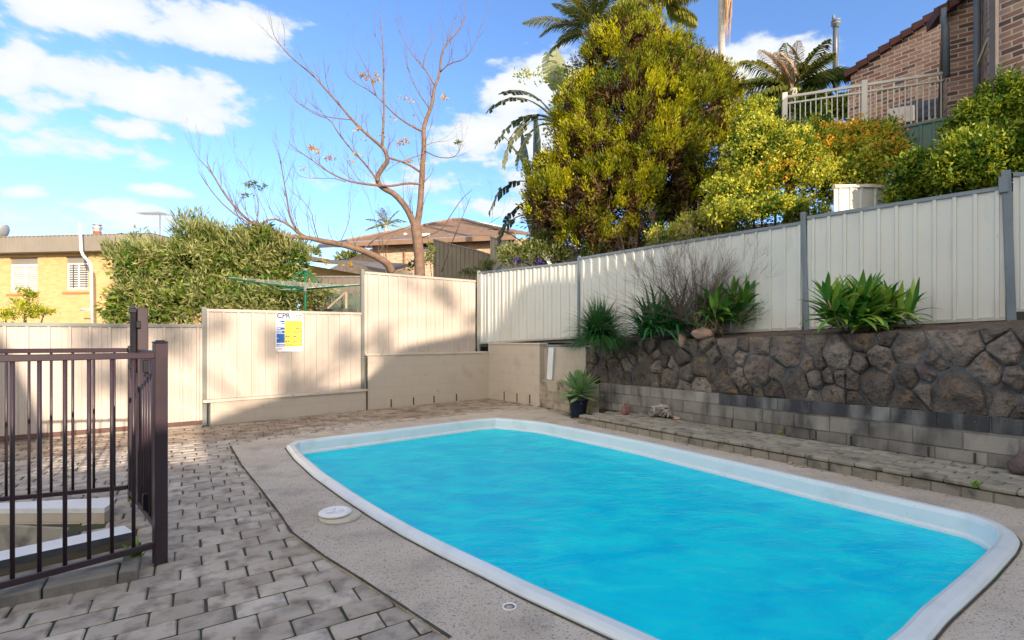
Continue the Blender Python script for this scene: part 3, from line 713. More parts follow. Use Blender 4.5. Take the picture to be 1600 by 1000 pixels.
for r in range(0, 9):
    x = -(.12 if r % 2 else 0)
    ph = .155 if r else .17
    while x < L:
        c = v2(TF0)+td*(x+.125)+tn*((-.018+.085) if r == 0 else .152+(r-.5)*.158)
        front = (v2(BR)-v2(BA)).cross(c-v2(BA)).z   # >0 = beyond the garden wall
        if front < -.08 and (r == 0 or x > -.1):
            mb.box((c.x,c.y,.138+random.gauss(0,.0022)), (.243,ph-.01,.046), math.atan2(td.y,td.x)+random.gauss(0,.012), tone=random.random(), bev=.011, side_mi=1 if r else None,
                tilt=Matrix.Rotation(random.gauss(0,.012),3,'X'))
        x += .25
mb.build('coping_paver', [M['blockstep'], M['joint']], St)

# ---------------------------------------------------------------- rough stone wall (batter)
SB0 = v2(BA)-bd*.55+bn*.10; SB1 = v2(BR)+bn*.05; ST0 = v2(BA)-bd*.60+bn*.42; ST1 = v2(BR)+bn*.36
SL = (SB1-SB0).length
def ztop(s): return lerp(1.44,1.52,min(1,s/3)) if s < 3 else lerp(1.52,1.70,(s-3)/(SL-3))
def smap(s, t, h=0):
    a = SB0.lerp(SB1, s/SL)+Vector((0,0,lerp(.60,.665,s/SL))); b = ST0.lerp(ST1, s/SL)+Vector((0,0,ztop(s)))
    p = a.lerp(b, t); up_ = (b-a).normalized(); nn = bd.cross(up_); nn.normalize()
    if nn.dot(bn) > 0: nn = -nn
    return p+nn*h
def voronoi(seeds, box, wt):
    cells = []
    for i, (x, y) in enumerate(seeds):
        poly = [(box[0],box[1]),(box[2],box[1]),(box[2],box[3]),(box[0],box[3])]
        for j, (X, Y) in enumerate(seeds):
            if j == i or abs(X-x)+abs(Y-y) > 2: continue
            mx, my, dx, dy = (x+X)/2, (y+Y)/2, X-x, Y-y; q = []
            for k in range(len(poly)):
                a, b = poly[k], poly[(k+1)%len(poly)]
                k_w = (wt[i]-wt[j])/2; fa = (a[0]-mx)*dx+(a[1]-my)*dy-k_w; fb = (b[0]-mx)*dx+(b[1]-my)*dy-k_w
                if fa <= 0: q.append(a)
                if (fa < 0) != (fb < 0) and abs(fa-fb) > 1e-12:
                    t = fa/(fa-fb); q.append((a[0]+(b[0]-a[0])*t, a[1]+(b[1]-a[1])*t))
            poly = q
            if len(poly) < 3: break
        cells.append(poly)
    return cells
Sw = thing('stone_wall', (SB0.x,SB0.y,.6), 'rough brown basalt boulder wall set in dark mortar holding the garden bed', 'wall')
rs = random.Random(21); SHgt = .97
seeds = []
x = .0; row = 0
wts = []; tries = 0
while tries < 14000:      # stones of very mixed size dropped without overlap
    tries += 1; r_ = rs.choice((.27,.24,.20,.17)) if tries < 900 else (rs.uniform(.10,.15) if tries < 3500 else rs.uniform(.06,.08))
    q_ = (rs.uniform(-.1,SL+.3), rs.uniform(.03,SHgt*.80-.03))
    if all((q_[0]-s_[0])**2+(q_[1]-s_[1])**2 > ((r_+math.sqrt(w_)/.75)*.90)**2 for s_, w_ in zip(seeds, wts)): seeds.append(q_); wts.append(r_*r_*.5625)
cells = [[(x_-.22*y_, y_/.80) for x_, y_ in c_] for c_ in voronoi(seeds, (0,0,SL+.2,SHgt*.80), wts)]
cells = [[(min(max(x_,0),SL), y_) for x_, y_ in c_] for c_ in cells if c_ and max(p_[0] for p_ in c_) > .06]
mb = MB()
for ci, c in enumerate(cells):
    if len(c) < 3: continue
    cx = sum(p[0] for p in c)/len(c); cy = sum(p[1] for p in c)/len(c)
    pts = resample([Vector((p[0],p[1],0)) for p in c], .06); pts = chaikin(pts[::1], 1); pts = resample(pts, .028)
    cc = Vector((cx,cy,0)); big = rs.uniform(.07,.15); pls = [(rs.uniform(-1,1)*.55, rs.uniform(-1,1)*.55, rs.uniform(.75,1.25)*big) for _ in range(4)]
    m_n = len(pts); rings = []
    gapw = rs.uniform(.002,.012)
    for (k, h) in ((0,-.02),(.0,.40),(.05,.75),(.13,.93),(.24,1.0),(.36,1.02),(.5,1.04),(.65,1.04),(.82,1.03)):
        ring = []
        for p in pts:
            d = cc-p; L_ = d.length; q = p+d.normalized()*gapw; q = q+(cc-q)*k
            nz = noise.noise(Vector((q.x*7,q.y*7,ci*3.1)))*.7+noise.noise(Vector((q.x*19,q.y*19,ci)))*.5+noise.noise(Vector((q.x*45,q.y*45,ci)))*.25
            ag = ci*1.7; rg = abs(noise.noise(Vector(((q.x*math.cos(ag)+q.y*math.sin(ag))*3,(q.y*math.cos(ag)-q.x*math.sin(ag))*13,ci))))*.9
            hh = max(.022*h, min([big]+[c0+(q.x-cx)*ax+(q.y-cy)*ay for ax, ay, c0 in pls])*h+(nz*.030-rg*.045)*max(h,0))
            ring.append(smap(min(max(q.x+nz*.01,0),SL), q.y/SHgt, hh if h > 0 else -.03))
        rings.append(ring)
    vs = [p for r in rings for p in r]; nr = len(rings)
    fs = [(r*m_n+i, r*m_n+(i+1)%m_n, (r+1)*m_n+(i+1)%m_n, (r+1)*m_n+i) for r in range(nr-1) for i in range(m_n)]
    vs.append(smap(min(max(cx,0),SL), cy/SHgt, big*1.03)); fs += [((nr-1)*m_n+i, (nr-1)*m_n+(i+1)%m_n, nr*m_n) for i in range(m_n)]
    mb.add(vs, fs, 0, rs.random())
mb.build('boulders', M['rock'], Sw, smooth=False)
mb = MB(); n = 40
vs = []; 
for i in range(n+1):
    s_ = SL*i/n
    for t, h in ((-.02,.01),(.0,.012),(.5,.02),(.985,.01),(1.0,-.25)):
        vs.append(smap(s_, t, h+.01*noise.noise(Vector((s_*5,t*5,0)))))
mb.add(vs, [(i*5+j,(i+1)*5+j,(i+1)*5+j+1,i*5+j+1) for i in range(n) for j in range(4)])
mb.build('mortar', M['mortar'], Sw, smooth=True)

# ---------------------------------------------------------------- right fence and bed
FP = [(-.78,11.62), (1.42,10.5), (4.28,7.25), (6.05,5.98), (7.3,4.98)]
FX = [P(748,0,12.95), P(905,0,11.2), P(1258,0,7.8), P(1576,0,6.33), None]
f0, f1, f2, f3 = [xy(p) for p in FX[:4]]
fd = (v2(f3)-v2(f2)).normalized(); f4 = xy(v2(f3)+fd*2.3); fn = Vector((-fd.y,fd.x,0))
def zat(py, px, p): return EYE-(py-HZ)/F*p[1]
mb = MB(); n = 60; vs = []
for i in range(n+1):
    s_ = SL*i/n; a = smap(s_, 1.0, .02)-Vector((0,0,.03)); 
    k = i/n
    # matching point under the fence
    fpth = [v2(f0)+Vector((1.2,-.9,0)), v2(f1), v2(f2), v2(f3), v2(f4)]
    Ls = [(fpth[q+1]-fpth[q]).length for q in range(4)]; tot = sum(Ls); dd = k*tot; q = 0
    while q < 3 and dd > Ls[q]: dd -= Ls[q]; q += 1
    b = fpth[q].lerp(fpth[q+1], min(1,dd/Ls[q])); zb = [1.44,1.50,1.66,1.755,1.86]; bz = lerp(zb[q], zb[q+1], min(1,dd/Ls[q]))
    for j in range(7):
        t = j/6; p = a.lerp(b+Vector((0,0,bz-.01)), t) if j < 6 else (b+fn*.5+Vector((0,0,bz)))
        vs.append(p+Vector((0,0,.035*noise.noise(p*3)+.02*noise.noise(p*11))))
mb.add(vs, [(i*7+j,(i+1)*7+j,(i+1)*7+j+1,i*7+j+1) for i in range(n) for j in range(6)])
tag(mb.build('garden_soil', M['soil'], smooth=True), kind='structure')
mb = MB(); vs = []     # soil behind cream corner wall up to the fence
mb.add([(C4[0]+nc.x*.15,C4[1]+nc.y*.15,1.36),(C5[0]+nc.x*.15,C5[1]+nc.y*.15,1.36),(1.25,10.5,1.37),(2.4,10.6,1.46),(2.2,12,1.46),(-.4,14,1.4)], [(0,1,2,3,4,5)])
tag(mb.build('upper_soil', M['soil']), kind='structure')

Fr = thing('metal_fence', (f0[0],f0[1],1.42), 'long pale steel fence stepping up behind the garden bed on the right', 'fence')
Fr.name = 'metal_fence.003'
def panel(a, b, pxa, pxb, tya, tyb, bya, byb, sp, capm, shm, double=False, ph=.4, rw=.036):
    za0, zb0 = zat(bya,pxa,a), zat(byb,pxb,b); za1, zb1 = zat(tya,pxa,a), zat(tyb,pxb,b)
    s_ = fence_sheet(a, b, za0,zb0, za1-.03,zb1-.03, sp=sp, rw=rw, phase=ph, double=double).build('sheet', shm, Fr)
    rail_mb(a, b, za1,zb1, .05,.055).build('top_rail', capm, Fr)
    rail_mb(a, b, za0+.02,zb0+.02, .045,.05).build('bottom_rail', M['cap_l'], Fr)
    return za0, zb0, za1, zb1
e = lambda a, b, k: xy(v2(a).lerp(v2(b), k/((v2(b)-v2(a)).length)))
q4 = panel(f0, e(f1,f0,.02), 748,905, 425,408, 536,527, .236, M['cap_b'], M['sheet_r'], True)
q5 = panel(e(f1,f2,.03), e(f2,f1,.04), 905,1254, 402,346, 528,513, .22, M['cap_b'], M['sheet_r'])
q6 = panel(e(f2,f3,.03), e(f3,f2,.03), 1262,1572, 338,290, 512,497, .205, M['cap_b'], M['sheet_r'])
q7 = panel(e(f3,f4,.04), f4, 1582,1900, 270,244, 484,472, .205, M['cap_b'], M['sheet_r'])
def post(pt, z0, z1, dd, mat=M['cap_b'], w=.07, t=.05, lean=0, parent=None):
    mb = MB(); mb.box((pt[0],pt[1],(z0+z1)/2),(w,t,z1-z0), math.atan2(dd.y,dd.x), tilt=Matrix.Rotation(lean,3,'Y')); 
    mb.box((pt[0]-.02*dd.x,pt[1]-.02*dd.y,(z0+z1)/2-.02),(w*.3,t+.014,z1-z0-.05), math.atan2(dd.y,dd.x), tilt=Matrix.Rotation(lean,3,'Y'))
    return mb.build('post', mat, parent or Fr)
d01 = (v2(f1)-v2(f0)).normalized(); d12 = (v2(f2)-v2(f1)).normalized()
post(f0, 1.15, zat(423,748,f0), d01, M['cap_l']); post(f1, 1.4, zat(400,905,f1), d12, w=.05); post(f2, 1.55, zat(331,1258,f2), d12, lean=R(-1.5)); post(f3, 1.68, zat(266,1577,f3), fd, w=.09, lean=R(-1.5))
mb = MB(); mb.box((f3[0]-fn.x*.02-fd.x*.05,f3[1]-fn.y*.02-fd.y*.05,zat(288,1574,f3)),(.09,.07,.20), math.atan2(fd.y,fd.x)); mb.build('bracket', M['cap_b'], Fr)

# ---------------------------------------------------------------- pool fence and gate
fa = Vector((-2.37,3.34,0)); fb = Vector((-2.86,2.77,0)); fdir = (fb-fa).normalized(); fe = fa+fdir*1.75
def bar_fence(root, a, b, zb, zt, n, r, posts=(), rail=.04, first=.11, pitch=None):
    d = (b-a).normalized(); L = (b-a).length; an = math.atan2(d.y,d.x)
    for z in (zb, zt):
        mb = MB(); c = (a+b)/2; mb.box((c.x,c.y,z),(L,rail*.8,rail), an, bev=.004); mb.build('rail', M['gate'], root)
    k = 0; x = first
    while x < L-.03 and k < n:
        p = a+d*x; mb = MB(); mb.tube([(p.x,p.y,zb),(p.x,p.y,zt)], r, 8); mb.build('bar', M['gate'], root, smooth=True); x += pitch; k += 1
def cap_post(root, p, z0, z1, w, an, name='post', cap=True):
    mb = MB(); mb.box((p[0],p[1],(z0+z1)/2),(w,w,z1-z0), an, bev=.006); o = mb.build(name, M['gate'], root)
    if cap:
        mb = MB(); mb.box((p[0],p[1],z1+.004),(w*1.06,w*1.06,.012), an, bev=.004); mb.box((p[0],p[1],z1+.012),(w*.7,w*.7,.014), an, bev=.006); mb.build('post_cap', M['black'], o)
    return o
anF = math.atan2(fdir.y, fdir.x)
Pf = thing('pool_fence', (fa.x,fa.y,0), 'nearest brown tubular pool fence panel ending in a square capped post', 'fence', 'brown pool fence panels')
bar_fence(Pf, fa+fdir*.03, fe, .125, 1.392, 20, .011, first=.115, pitch=.1115)
cap_post(Pf, fa, -.01, 1.475, .073, anF); cap_post(Pf, fe, -.3, 1.475, .073, anF)
ba = Vector((-3.56,4.64,0)); bb = Vector((-4.42,4.28,0)); bdir = (bb-ba).normalized(); be = ba+bdir*2.6
Pb = thing('pool_fence', (ba.x,ba.y,0), 'farther brown tubular pool fence panel joined to the gate by the latch post', 'fence', 'brown pool fence panels')
bar_fence(Pb, ba+bdir*.03, be, .12, 1.398, 20, .0105, first=.10, pitch=.152)
cap_post(Pb, ba, -.01, 1.44, .05, anF, cap=False); cap_post(Pb, be, -.01, 1.475, .05, anF)
# gate leaf between them
ga = Vector((-2.53,3.56,0)); gb = Vector((-3.40,4.43,0)); gd = (gb-ga).normalized(); anG = math.atan2(gd.y,gd.x)
Gt = thing('pool_gate', (ga.x,ga.y,.1), 'narrow brown tubular pool gate seen edge on with a tall latch post', 'gate')
bar_fence(Gt, ga, gb, .13, 1.395, 20, .0105, first=.13, pitch=.11)
q = (ga.x,ga.y); cap_post(Gt, q, .08, 1.455, .045, anG, 'stile'); q = (gb.x,gb.y); cap_post(Gt, q, .08, 1.42, .04, anG, 'stile', cap=False)
tp = P(222,700,4.15); cap_post(Gt, (tp.x,tp.y), .12, 1.765, .072, anG, 'latch_post', cap=False)
tp2 = P(208.5,700,4.1)
mb = MB(); mb.tube([(tp2.x,tp2.y,1.22),(tp2.x,tp2.y,1.74)], .024, 10); mb.box((tp2.x-.01,tp2.y,1.735),(.075,.05,.04), anG, bev=.006); mb.box((tp2.x,tp2.y,1.79-.02),(.022,.022,.03), anG)
mb.box((tp2.x-.01,tp2.y,1.28),(.06,.05,.05), anG, bev=.006); mb.box((tp2.x+.04,tp2.y,1.62),(.05,.03,.06), anG, bev=.006); mb.box((tp2.x-.012,tp2.y,1.37),(.055,.045,.03), anG, bev=.005)
mb.build('latch', M['black'], Gt, smooth=False)
h1 = P(229,0,3.85); mb = MB(); mb.box((h1.x,h1.y,1.29),(.04,.05,.10), anG, bev=.006); mb.build('hinge', M['black'], Gt)
mb = MB(); mb.box((h1.x,h1.y,.24),(.04,.05,.13), anG, bev=.006); mb.build('hinge', M['black'], Gt)

M['render_dark'] = mk('mossy_render', (.13,.11,.075), (.20,.17,.115), scale=4, rough=.9, bump=.6, bscale=40, stains=[((.03,.028,.02), 4, .42, .62, .85)])
# white-capped low walls by the gate
def capped(label, path_face, path_back, z0, zt, th, mcap, mwall, base_loc, over=.02, zf=None):
    o = thing('low_wall', base_loc, label, 'wall')
    mb = MB(); mb.prism(path_face+path_back[::-1], zt-th, zt)
    if zf:
        for q_ in range(2, len(mb.mi)): mb.mi[q_] = 1
    mb.build('capping', [mcap, M['mortar']], o)
    c = [( (a[0]+b[0])/2, (a[1]+b[1])/2) for a, b in zip(path_face, path_back)]
    fcf = [(lerp(a[0],m[0],over), lerp(a[1],m[1],over)) for a, m in zip(path_face, c)]; fcb = [(lerp(a[0],m[0],over), lerp(a[1],m[1],over)) for a, m in zip(path_back, c)]
    mb = MB(); mb.prism(fcf+fcb[::-1], z0, zt-th-.002); mb.build('wall', mwall, o); return o
g = lambda px, py, z: G2(px, py, z)
s2r, s2rb = g(208.5,831,.145), g(193.6,821,.145); s2l, s2lb = (-3.13-.69*.7,3.035-.69*.7), (-3.27-.69*.75,3.17-.69*.75)
o = capped('short low wall with white top and dark dirty edge just behind the front fence panel', [s2r, (-3.13,3.035), (-4.2,1.97)], [s2rb, (-3.27,3.17), (-4.36,2.12)], -.55, .145, .045, M['white'], M['render_dark'], (s2r[0],s2r[1],0), zf=1)
o.name = 'low_wall.001'
s1 = [g(179,783,.116), g(163,794,.116), g(0,795,.116), (-6.0,3.98)]; s1b = [g(179,776.5,.116), g(176,777,.116), g(0,786,.116), (-6.05,4.20)]
o = capped('farther low rendered wall with white top and angled end beside the sunken stair', s1, s1b, -.56, .116, .04, M['white'], M['block_cream'], (s1[0][0],s1[0][1],0))
o.name = 'low_wall.002'
# kerb blocks and strip in front of the nearest wall
Kb = thing('kerb_edging', (-2.34,3.1,0), 'low grey kerb of long blocks running under the front fence panel', 'kerb')
k0 = Vector((-2.34,3.10,0)); k1 = Vector((-2.85,2.76,0)); kd = (k1-k0).normalized(); kn = Vector((kd.y,-kd.x,0))
if kn.y < 0: kn = -kn
mb = MB(); mb.box(tuple(k0+kd*.045+kn*.13+Vector((0,0,.02))),(.095,.27,.10), math.atan2(kd.y,kd.x), bev=.01, tone=.3)
x = .10
while x < 2.2: mb.box(tuple(k0+kd*(x+.17)+kn*.05+Vector((0,0,.018))),(.335,.1,.10), math.atan2(kd.y,kd.x), bev=.01, tone=random.random()); mb.box(tuple(k0+kd*(x+.17)+kn*.153+Vector((0,0,.012))),(.335,.1,.10), math.atan2(kd.y,kd.x), bev=.008, tone=random.random()); x += .345
mb.build('kerb_block', M['blockdark'], Kb)
kq = [xy(k0+kd*.1+kn*.21), xy(k0+kd*2.3+kn*.2), (-4.2,1.97), (-3.13,3.035), (s2r[0],s2r[1]), xy(k0+kn*.33)]
mb = MB(); mb.prism(kq, -.02, .048); mb.build('strip', M['render_grey'], Kb)

# ---------------------------------------------------------------- poster
SA, SB = sh(A2,.045), sh(A3,.045)
def on(px, py): return W(px, py, SA, SB)
o = on(452,520); dS = dn.copy(); up = Vector((0,0,1)); nf = -nb
tl, br_ = on(430.5,487.5), on(473.5,549)
Wd_ = (v2(xy(br_))-v2(xy(tl))).length; Hh = tl.z-br_.z; ctr = Vector(((tl.x+br_.x)/2,(tl.y+br_.y)/2,(tl.z+br_.z)/2))
po = thing('safety_poster', tuple(ctr), 'white resuscitation poster with blue and yellow panels screwed to the cream fence', 'poster')
def colm(name, c, r=.4): return mk(name, c, rough=r, spec=.4)
mblue, myel, mwh, mor, mdk, mgr = colm('poster_blue',(.01,.10,.36)), colm('poster_yellow',(.80,.52,.06)), colm('poster_white',(.76,.75,.74)), colm('poster_orange',(.75,.25,.10)), colm('poster_navy',(.03,.05,.13)), colm('poster_amber',(.72,.36,.03))
def rect(mb, u0, v0, u1, v1, k, lift):   # u,v in 0..1 of the poster, v downward
    q = [ctr+dS*((u-.5)*Wd_)+up*((.5-v)*Hh)+nf*lift for u, v in ((u0,v1),(u1,v1),(u1,v0),(u0,v0))]
    mb.slab(q, nf*.0012, mi=k)
mb = MB(); rect(mb, 0,0,1,1, 0, 0); 
for u in (.04,.96):
    for v in (.03,.97):
        c = ctr+dS*((u-.5)*Wd_)+up*((.5-v)*Hh)+nf*.004; mb.box(tuple(c),(.014,.014,.014), 0, mi=1)
mb.build('board', [mwh, mdk], po)
mb = MB(); rect(mb, .33,.21,.97,.865, 1, .0025)
for v0, v1 in ((.21,.255),(.275,.305),(.33,.37),(.385,.445),(.465,.53),(.545,.775),(.805,.865)):
    rect(mb, .035,v0,.325,v1, 0, .0025)
for v0, v1, u1 in ((.22,.245,.17),(.28,.30,.22),(.335,.365,.31),(.405,.425,.17),(.49,.51,.23),(.655,.668,.11),(.825,.845,.30)): rect(mb, .055,v0,u1,v1, 2, .0042)
for v in (.235,.29,.345): rect(mb, .45,v-.008,.82,v+.006, 4, .0042)
rs2 = random.Random(4)
for v, xs in ((.41,(.75,.82)),(.42,(.9,)),(.50,(.70,.78)),(.49,(.92,)),(.615,(.38,.46,.66,.72)),(.60,(.93,)),(.735,(.38,.47,.66,.74)),(.72,(.93,)),(.83,(.93,))):
    for x in xs: rect(mb, x-.028, v-.012, x+.03, v+.012, 3, .0042)
for v in (.40,.43,.485,.515): rect(mb, .40,v-.006,.62,v+.006, 4, .0042)
for v in (.82,.845): rect(mb, .40,v-.006,.86,v+.006, 4, .0042)
rect(mb, .76,.115,.95,.14, 5, .0025); rect(mb, .76,.145,.95,.15, 5, .0025); rect(mb, .73,.06,.79,.085, 3, .0025); rect(mb, .85,.055,.95,.08, 3, .0025)
rect(mb, .05,.155,.95,.162, 5, .0025)
for u0, u1, v in ((.05,.22,.91),(.30,.35,.905),(.42,.52,.90),(.60,.95,.91),(.05,.25,.93),(.75,.93,.885)): rect(mb, u0,v,u1,v+.012, 3 if u0 < .55 and u0 > .25 else 6, .0025)
mb.build('panels', [mblue, myel, mwh, mdk, mgr, mor, colm('poster_grey',(.42,.41,.42))], po)
cu = bpy.data.curves.new('heading', 'FONT'); cu.body = 'CPR'; cu.size = .105*Hh/.70*1.18; cu.extrude = .001; cu.offset = .0045
to = bpy.data.objects.new('tmp', cu); COL.objects.link(to)
bpy.context.view_layer.update(); me = bpy.data.meshes.new_from_object(to.evaluated_get(bpy.context.evaluated_depsgraph_get())); bpy.data.objects.remove(to)
me.name = 'heading'; rot = Matrix((dS, up, nf)).transposed().to_4x4(); p = ctr+dS*((.045-.5)*Wd_)+up*((.5-.145)*Hh)+nf*.003
me.transform(Matrix.Translation(p-ctr) @ rot); me.materials.clear(); me.materials.append(mdk); link('heading', me, po, ctr)
# ---------------------------------------------------------------- small things on the deck
c = G(524,808,.02)
sk = thing('skimmer_lid', (c.x,c.y,.01), 'round white plastic lid lying on a larger tan lid by the pool', 'lid')
mb = MB(); b = c+Vector((.035,.02,0)); mb.lathe([(.0,.010),(.165,.010),(.168,.022),(.160,.030),(.0,.031)], (b.x,b.y,0), 36); mb.build('base_lid', M['tan_plastic'], sk, smooth=True)
mb = MB(); t = c+Vector((-.015,.035,0)); mb.lathe([(.0,.032),(.115,.032),(.133,.046),(.131,.056),(.118,.059),(.112,.066),(.098,.068),(.090,.064),(.0,.066)], (t.x,t.y,0), 36)
mb.lathe([(.0,.066),(.035,.066),(.03,.072),(.0,.072)], (t.x-.03,t.y-.02,0), 14); mb.lathe([(.0,.066),(.02,.066),(.018,.071),(.0,.071)], (t.x+.055,t.y,0), 12); mb.box((t.x-.005,t.y+.015,.08),(.012,.012,.024), .4, bev=.003)
mb.build('white_lid', M['white_plastic'], sk, smooth=True)
c = G(796,948,.012); mb = MB(); mb.lathe([(.042,.0),(.040,.006),(.033,.005),(.030,.001)], (c.x,c.y,.0115), 24); mb.lathe([(.030,.001),(.0,.0015)], (c.x,c.y,.0115), 24, mi=1)
tag(mb.build('drain_ring', [M['white_plastic'], M['concrete']], smooth=True, loc=(c.x,c.y,.01)), 'small white plastic ring set in the concrete deck near the pool edge', 'drain')
c = G(1176,709,.02); c2 = c+Vector((.10,-.05,0))
br = thing('pool_brush', (c.x,c.y,.01), 'small green handled brush lying on the deck below the step', 'brush')
green = colm('brush_green', (.12,.50,.30)); mb = MB(); mb.tube([c+Vector((-.05,.02,.005)), c+Vector((.0,0,.006)), c2+Vector((-.02,0,0))], [.014,.016,.010], 8); mb.build('handle', green, br, smooth=True)
mb = MB()
for i in range(14): d = Vector((random.uniform(.05,.12), random.uniform(-.07,.02), random.uniform(-.008,.01))); mb.tube([c2-Vector((.02,0,0)), c2+d], [.002,.001], 3)
mb.build('bristles', M['joint'], br)

def rock(name, c, size, mat, label, seed, squash=(1,1,1), sub=3, amp=.28):
    bm_ = __import__('bmesh').new(); __import__('bmesh').ops.create_icosphere(bm_, subdivisions=sub, radius=1)
    mb = MB(); vs = []
    for v in bm_.verts:
        p = v.co.copy(); k = 1+amp*noise.noise(p*1.3+Vector((seed,0,0)))*1.6+amp*.35*noise.noise(p*4+Vector((seed,3,0)))
        p = Vector((p.x*squash[0], p.y*squash[1], p.z*squash[2]))*k*size
        vs.append(Vector(c)+p+Vector((0,0,size*squash[2]*.75)))
    mb.add(vs, [tuple(v.index for v in f.verts) for f in bm_.faces], 0, random.random()); bm_.free()
    return tag(mb.build(name, mat, smooth=True, loc=c), label, 'rock')
rred = mk('red_rock', (.20,.085,.075), (.30,.15,.13), scale=8, rough=.85, bump=.6, bscale=30, stains=[((.12,.08,.07), 9, .55, .7, .7)])
rpk = mk('pink_rock', (.40,.24,.17), (.50,.33,.25), scale=8, rough=.85, bump=.6, bscale=30, stains=[((.2,.12,.09), 9, .55, .7, .6)])
rgy = mk('grey_rock', (.16,.155,.15), (.24,.23,.215), scale=8, rough=.85, bump=.6, bscale=30)
rbr = mk('brown_rock', (.10,.07,.06), (.20,.14,.12), scale=6, rough=.9, bump=1, bscale=20, bdist=.03, stains=[((.03,.028,.026), 11, .55, .7, .7)])
Z = .16
rock('rock', G(977,648,Z), .105, rred, 'upright dull red rock on the far end of the step', 1, (.7,.5,1.0), amp=.35)
rock('rock.001', G(1125,660,Z), .115, rpk, 'round pinkish rock alone on the step right of the driftwood', 5, (.95,.8,.85), amp=.16)
rock('rock.002', G(1003,651,Z), .07, rgy, 'flat grey rock touching the left side of the driftwood', 9, (1.2,.8,.5))
rock('rock.003', G(1058,656,Z), .05, rpk, 'small pale mauve rock just right of the driftwood', 12, (1.1,.8,.6))
rock('rock.004', G(1616,742,Z), .165, rbr, 'large brown rock on the step at the right edge of the photo', 15, (1.15,.8,.8))
rock('rock.005', G(1235,725,.01), .03, rpk, 'tiny pink stone lying on the deck at the foot of the step', 18, (1.1,.9,.6), sub=2)
rock('rock.006', P(1097,527,8.35), .15, rpk, 'rounded tan rock on the garden bed in front of the dead shrub', 22, (1.25,.8,.6), amp=.15)
rock('rock.007', P(1066,541,8.6), .10, rpk, 'small upright tan rock on top of the stone wall left of the dead shrub', 24, (.7,.7,1.3), amp=.15)

# driftwood
c = G(1030,652,Z); dw = thing('driftwood', (c.x,c.y,Z), 'gnarled bleached driftwood stump resting on the step', 'driftwood')
dwm = mk('driftwood', (.30,.26,.22), (.50,.45,.39), scale=6, rough=.85, bump=1, bscale=22, bdist=.02, stretch=(1,1,4), stains=[((.10,.075,.06), 9, .5, .65, .85)])
mb = MB(); rd = random.Random(5)
for i in range(30):
    a = rd.uniform(0,2*math.pi); st = c+Vector((rd.uniform(-.12,.20),rd.uniform(-.05,.05),rd.uniform(.06,.20))); d = Vector((math.cos(a)*1.2, math.sin(a)*.6, rd.uniform(-.7,.15))).normalized(); pth = [st]
    for k in range(5):
        pth.append(pth[-1]+d*rd.uniform(.03,.06)); d = (d+Vector((rd.uniform(-.5,.5),rd.uniform(-.5,.5),rd.uniform(-.6,.3)))).normalized()
        if pth[-1].z < Z+.01: pth[-1].z = Z+.012
    r0 = rd.uniform(.022,.045); mb.tube(pth, [r0,r0*.95,r0*.8,r0*.6,r0*.4,r0*.15], 7)
mb.tube([c+Vector((-.16,0,.03)), c+Vector((-.06,0,.12)), c+Vector((.05,.01,.17)), c+Vector((.16,0,.15)), c+Vector((.27,0,.19))], [.05,.09,.085,.05,.01], 9)
mb.build('root_mass', dwm, dw, smooth=True)

# leaf litter: countable dry leaves left as one scatter of debris
mb = MB(); rl = random.Random(8)
for i in range(150):
    k = rl.random()
    if k < .55: s_ = rl.uniform(.2,6.3); p = v2(TF0)+td*s_-tn*rl.uniform(.01,.10); z = .016
    elif k < .8: s_ = rl.uniform(1.0,5.5); p = v2(BA)+bd*s_-bn*rl.uniform(.02,.13); z = Z+.004
    else: p = v2(A3).lerp(v2(A4), rl.random())-nb3*rl.uniform(.02,.4); z = .012
    a = rl.uniform(0,6.28); l = rl.uniform(.012,.035); d = Vector((math.cos(a),math.sin(a),rl.uniform(-.1,.3)))*l; s_ = Vector((-math.sin(a),math.cos(a),rl.uniform(-.2,.2)))*l*.4
    p = p+Vector((0,0,z)); mb.add([p-d, p+s_, p+d, p-s_], [(0,1,2,3)], 0, rl.random())
tag(mb.build('leaf_litter', mk('dry_leaf', (.22,.12,.06), (.36,.24,.12), scale=20, rough=.8, tone=.5)), 'scattered small dry brown leaves along the foot of the walls', 'leaf litter', kind='stuff')

# ---------------------------------------------------------------- plants
LM = {}
LM['agave'] = mk('agave_leaf', (.16,.33,.15), (.22,.40,.20), scale=3, rough=.45, tone=1, tone_c=(.40,.50,.14), transl=.2)
LM['grassy'] = mk('mondo_leaf', (.018,.095,.022), (.03,.13,.03), scale=4, rough=.4, tone=1, tone_c=(.075,.24,.05), transl=.2, spec=.5)
LM['clivia'] = mk('clivia_leaf', (.018,.10,.022), (.03,.14,.035), scale=4, rough=.38, tone=1, tone_c=(.08,.26,.06), transl=.2, spec=.5)
LM['cordy'] = mk('broad_leaf', (.035,.17,.02), (.06,.24,.03), scale=4, rough=.42, tone=1, tone_c=(.36,.50,.06), transl=.25, spec=.5)
LM['dead'] = mk('withered_leaf', (.30,.22,.12), (.42,.33,.18), scale=8, rough=.8, tone=.3)
rp = random.Random(33)
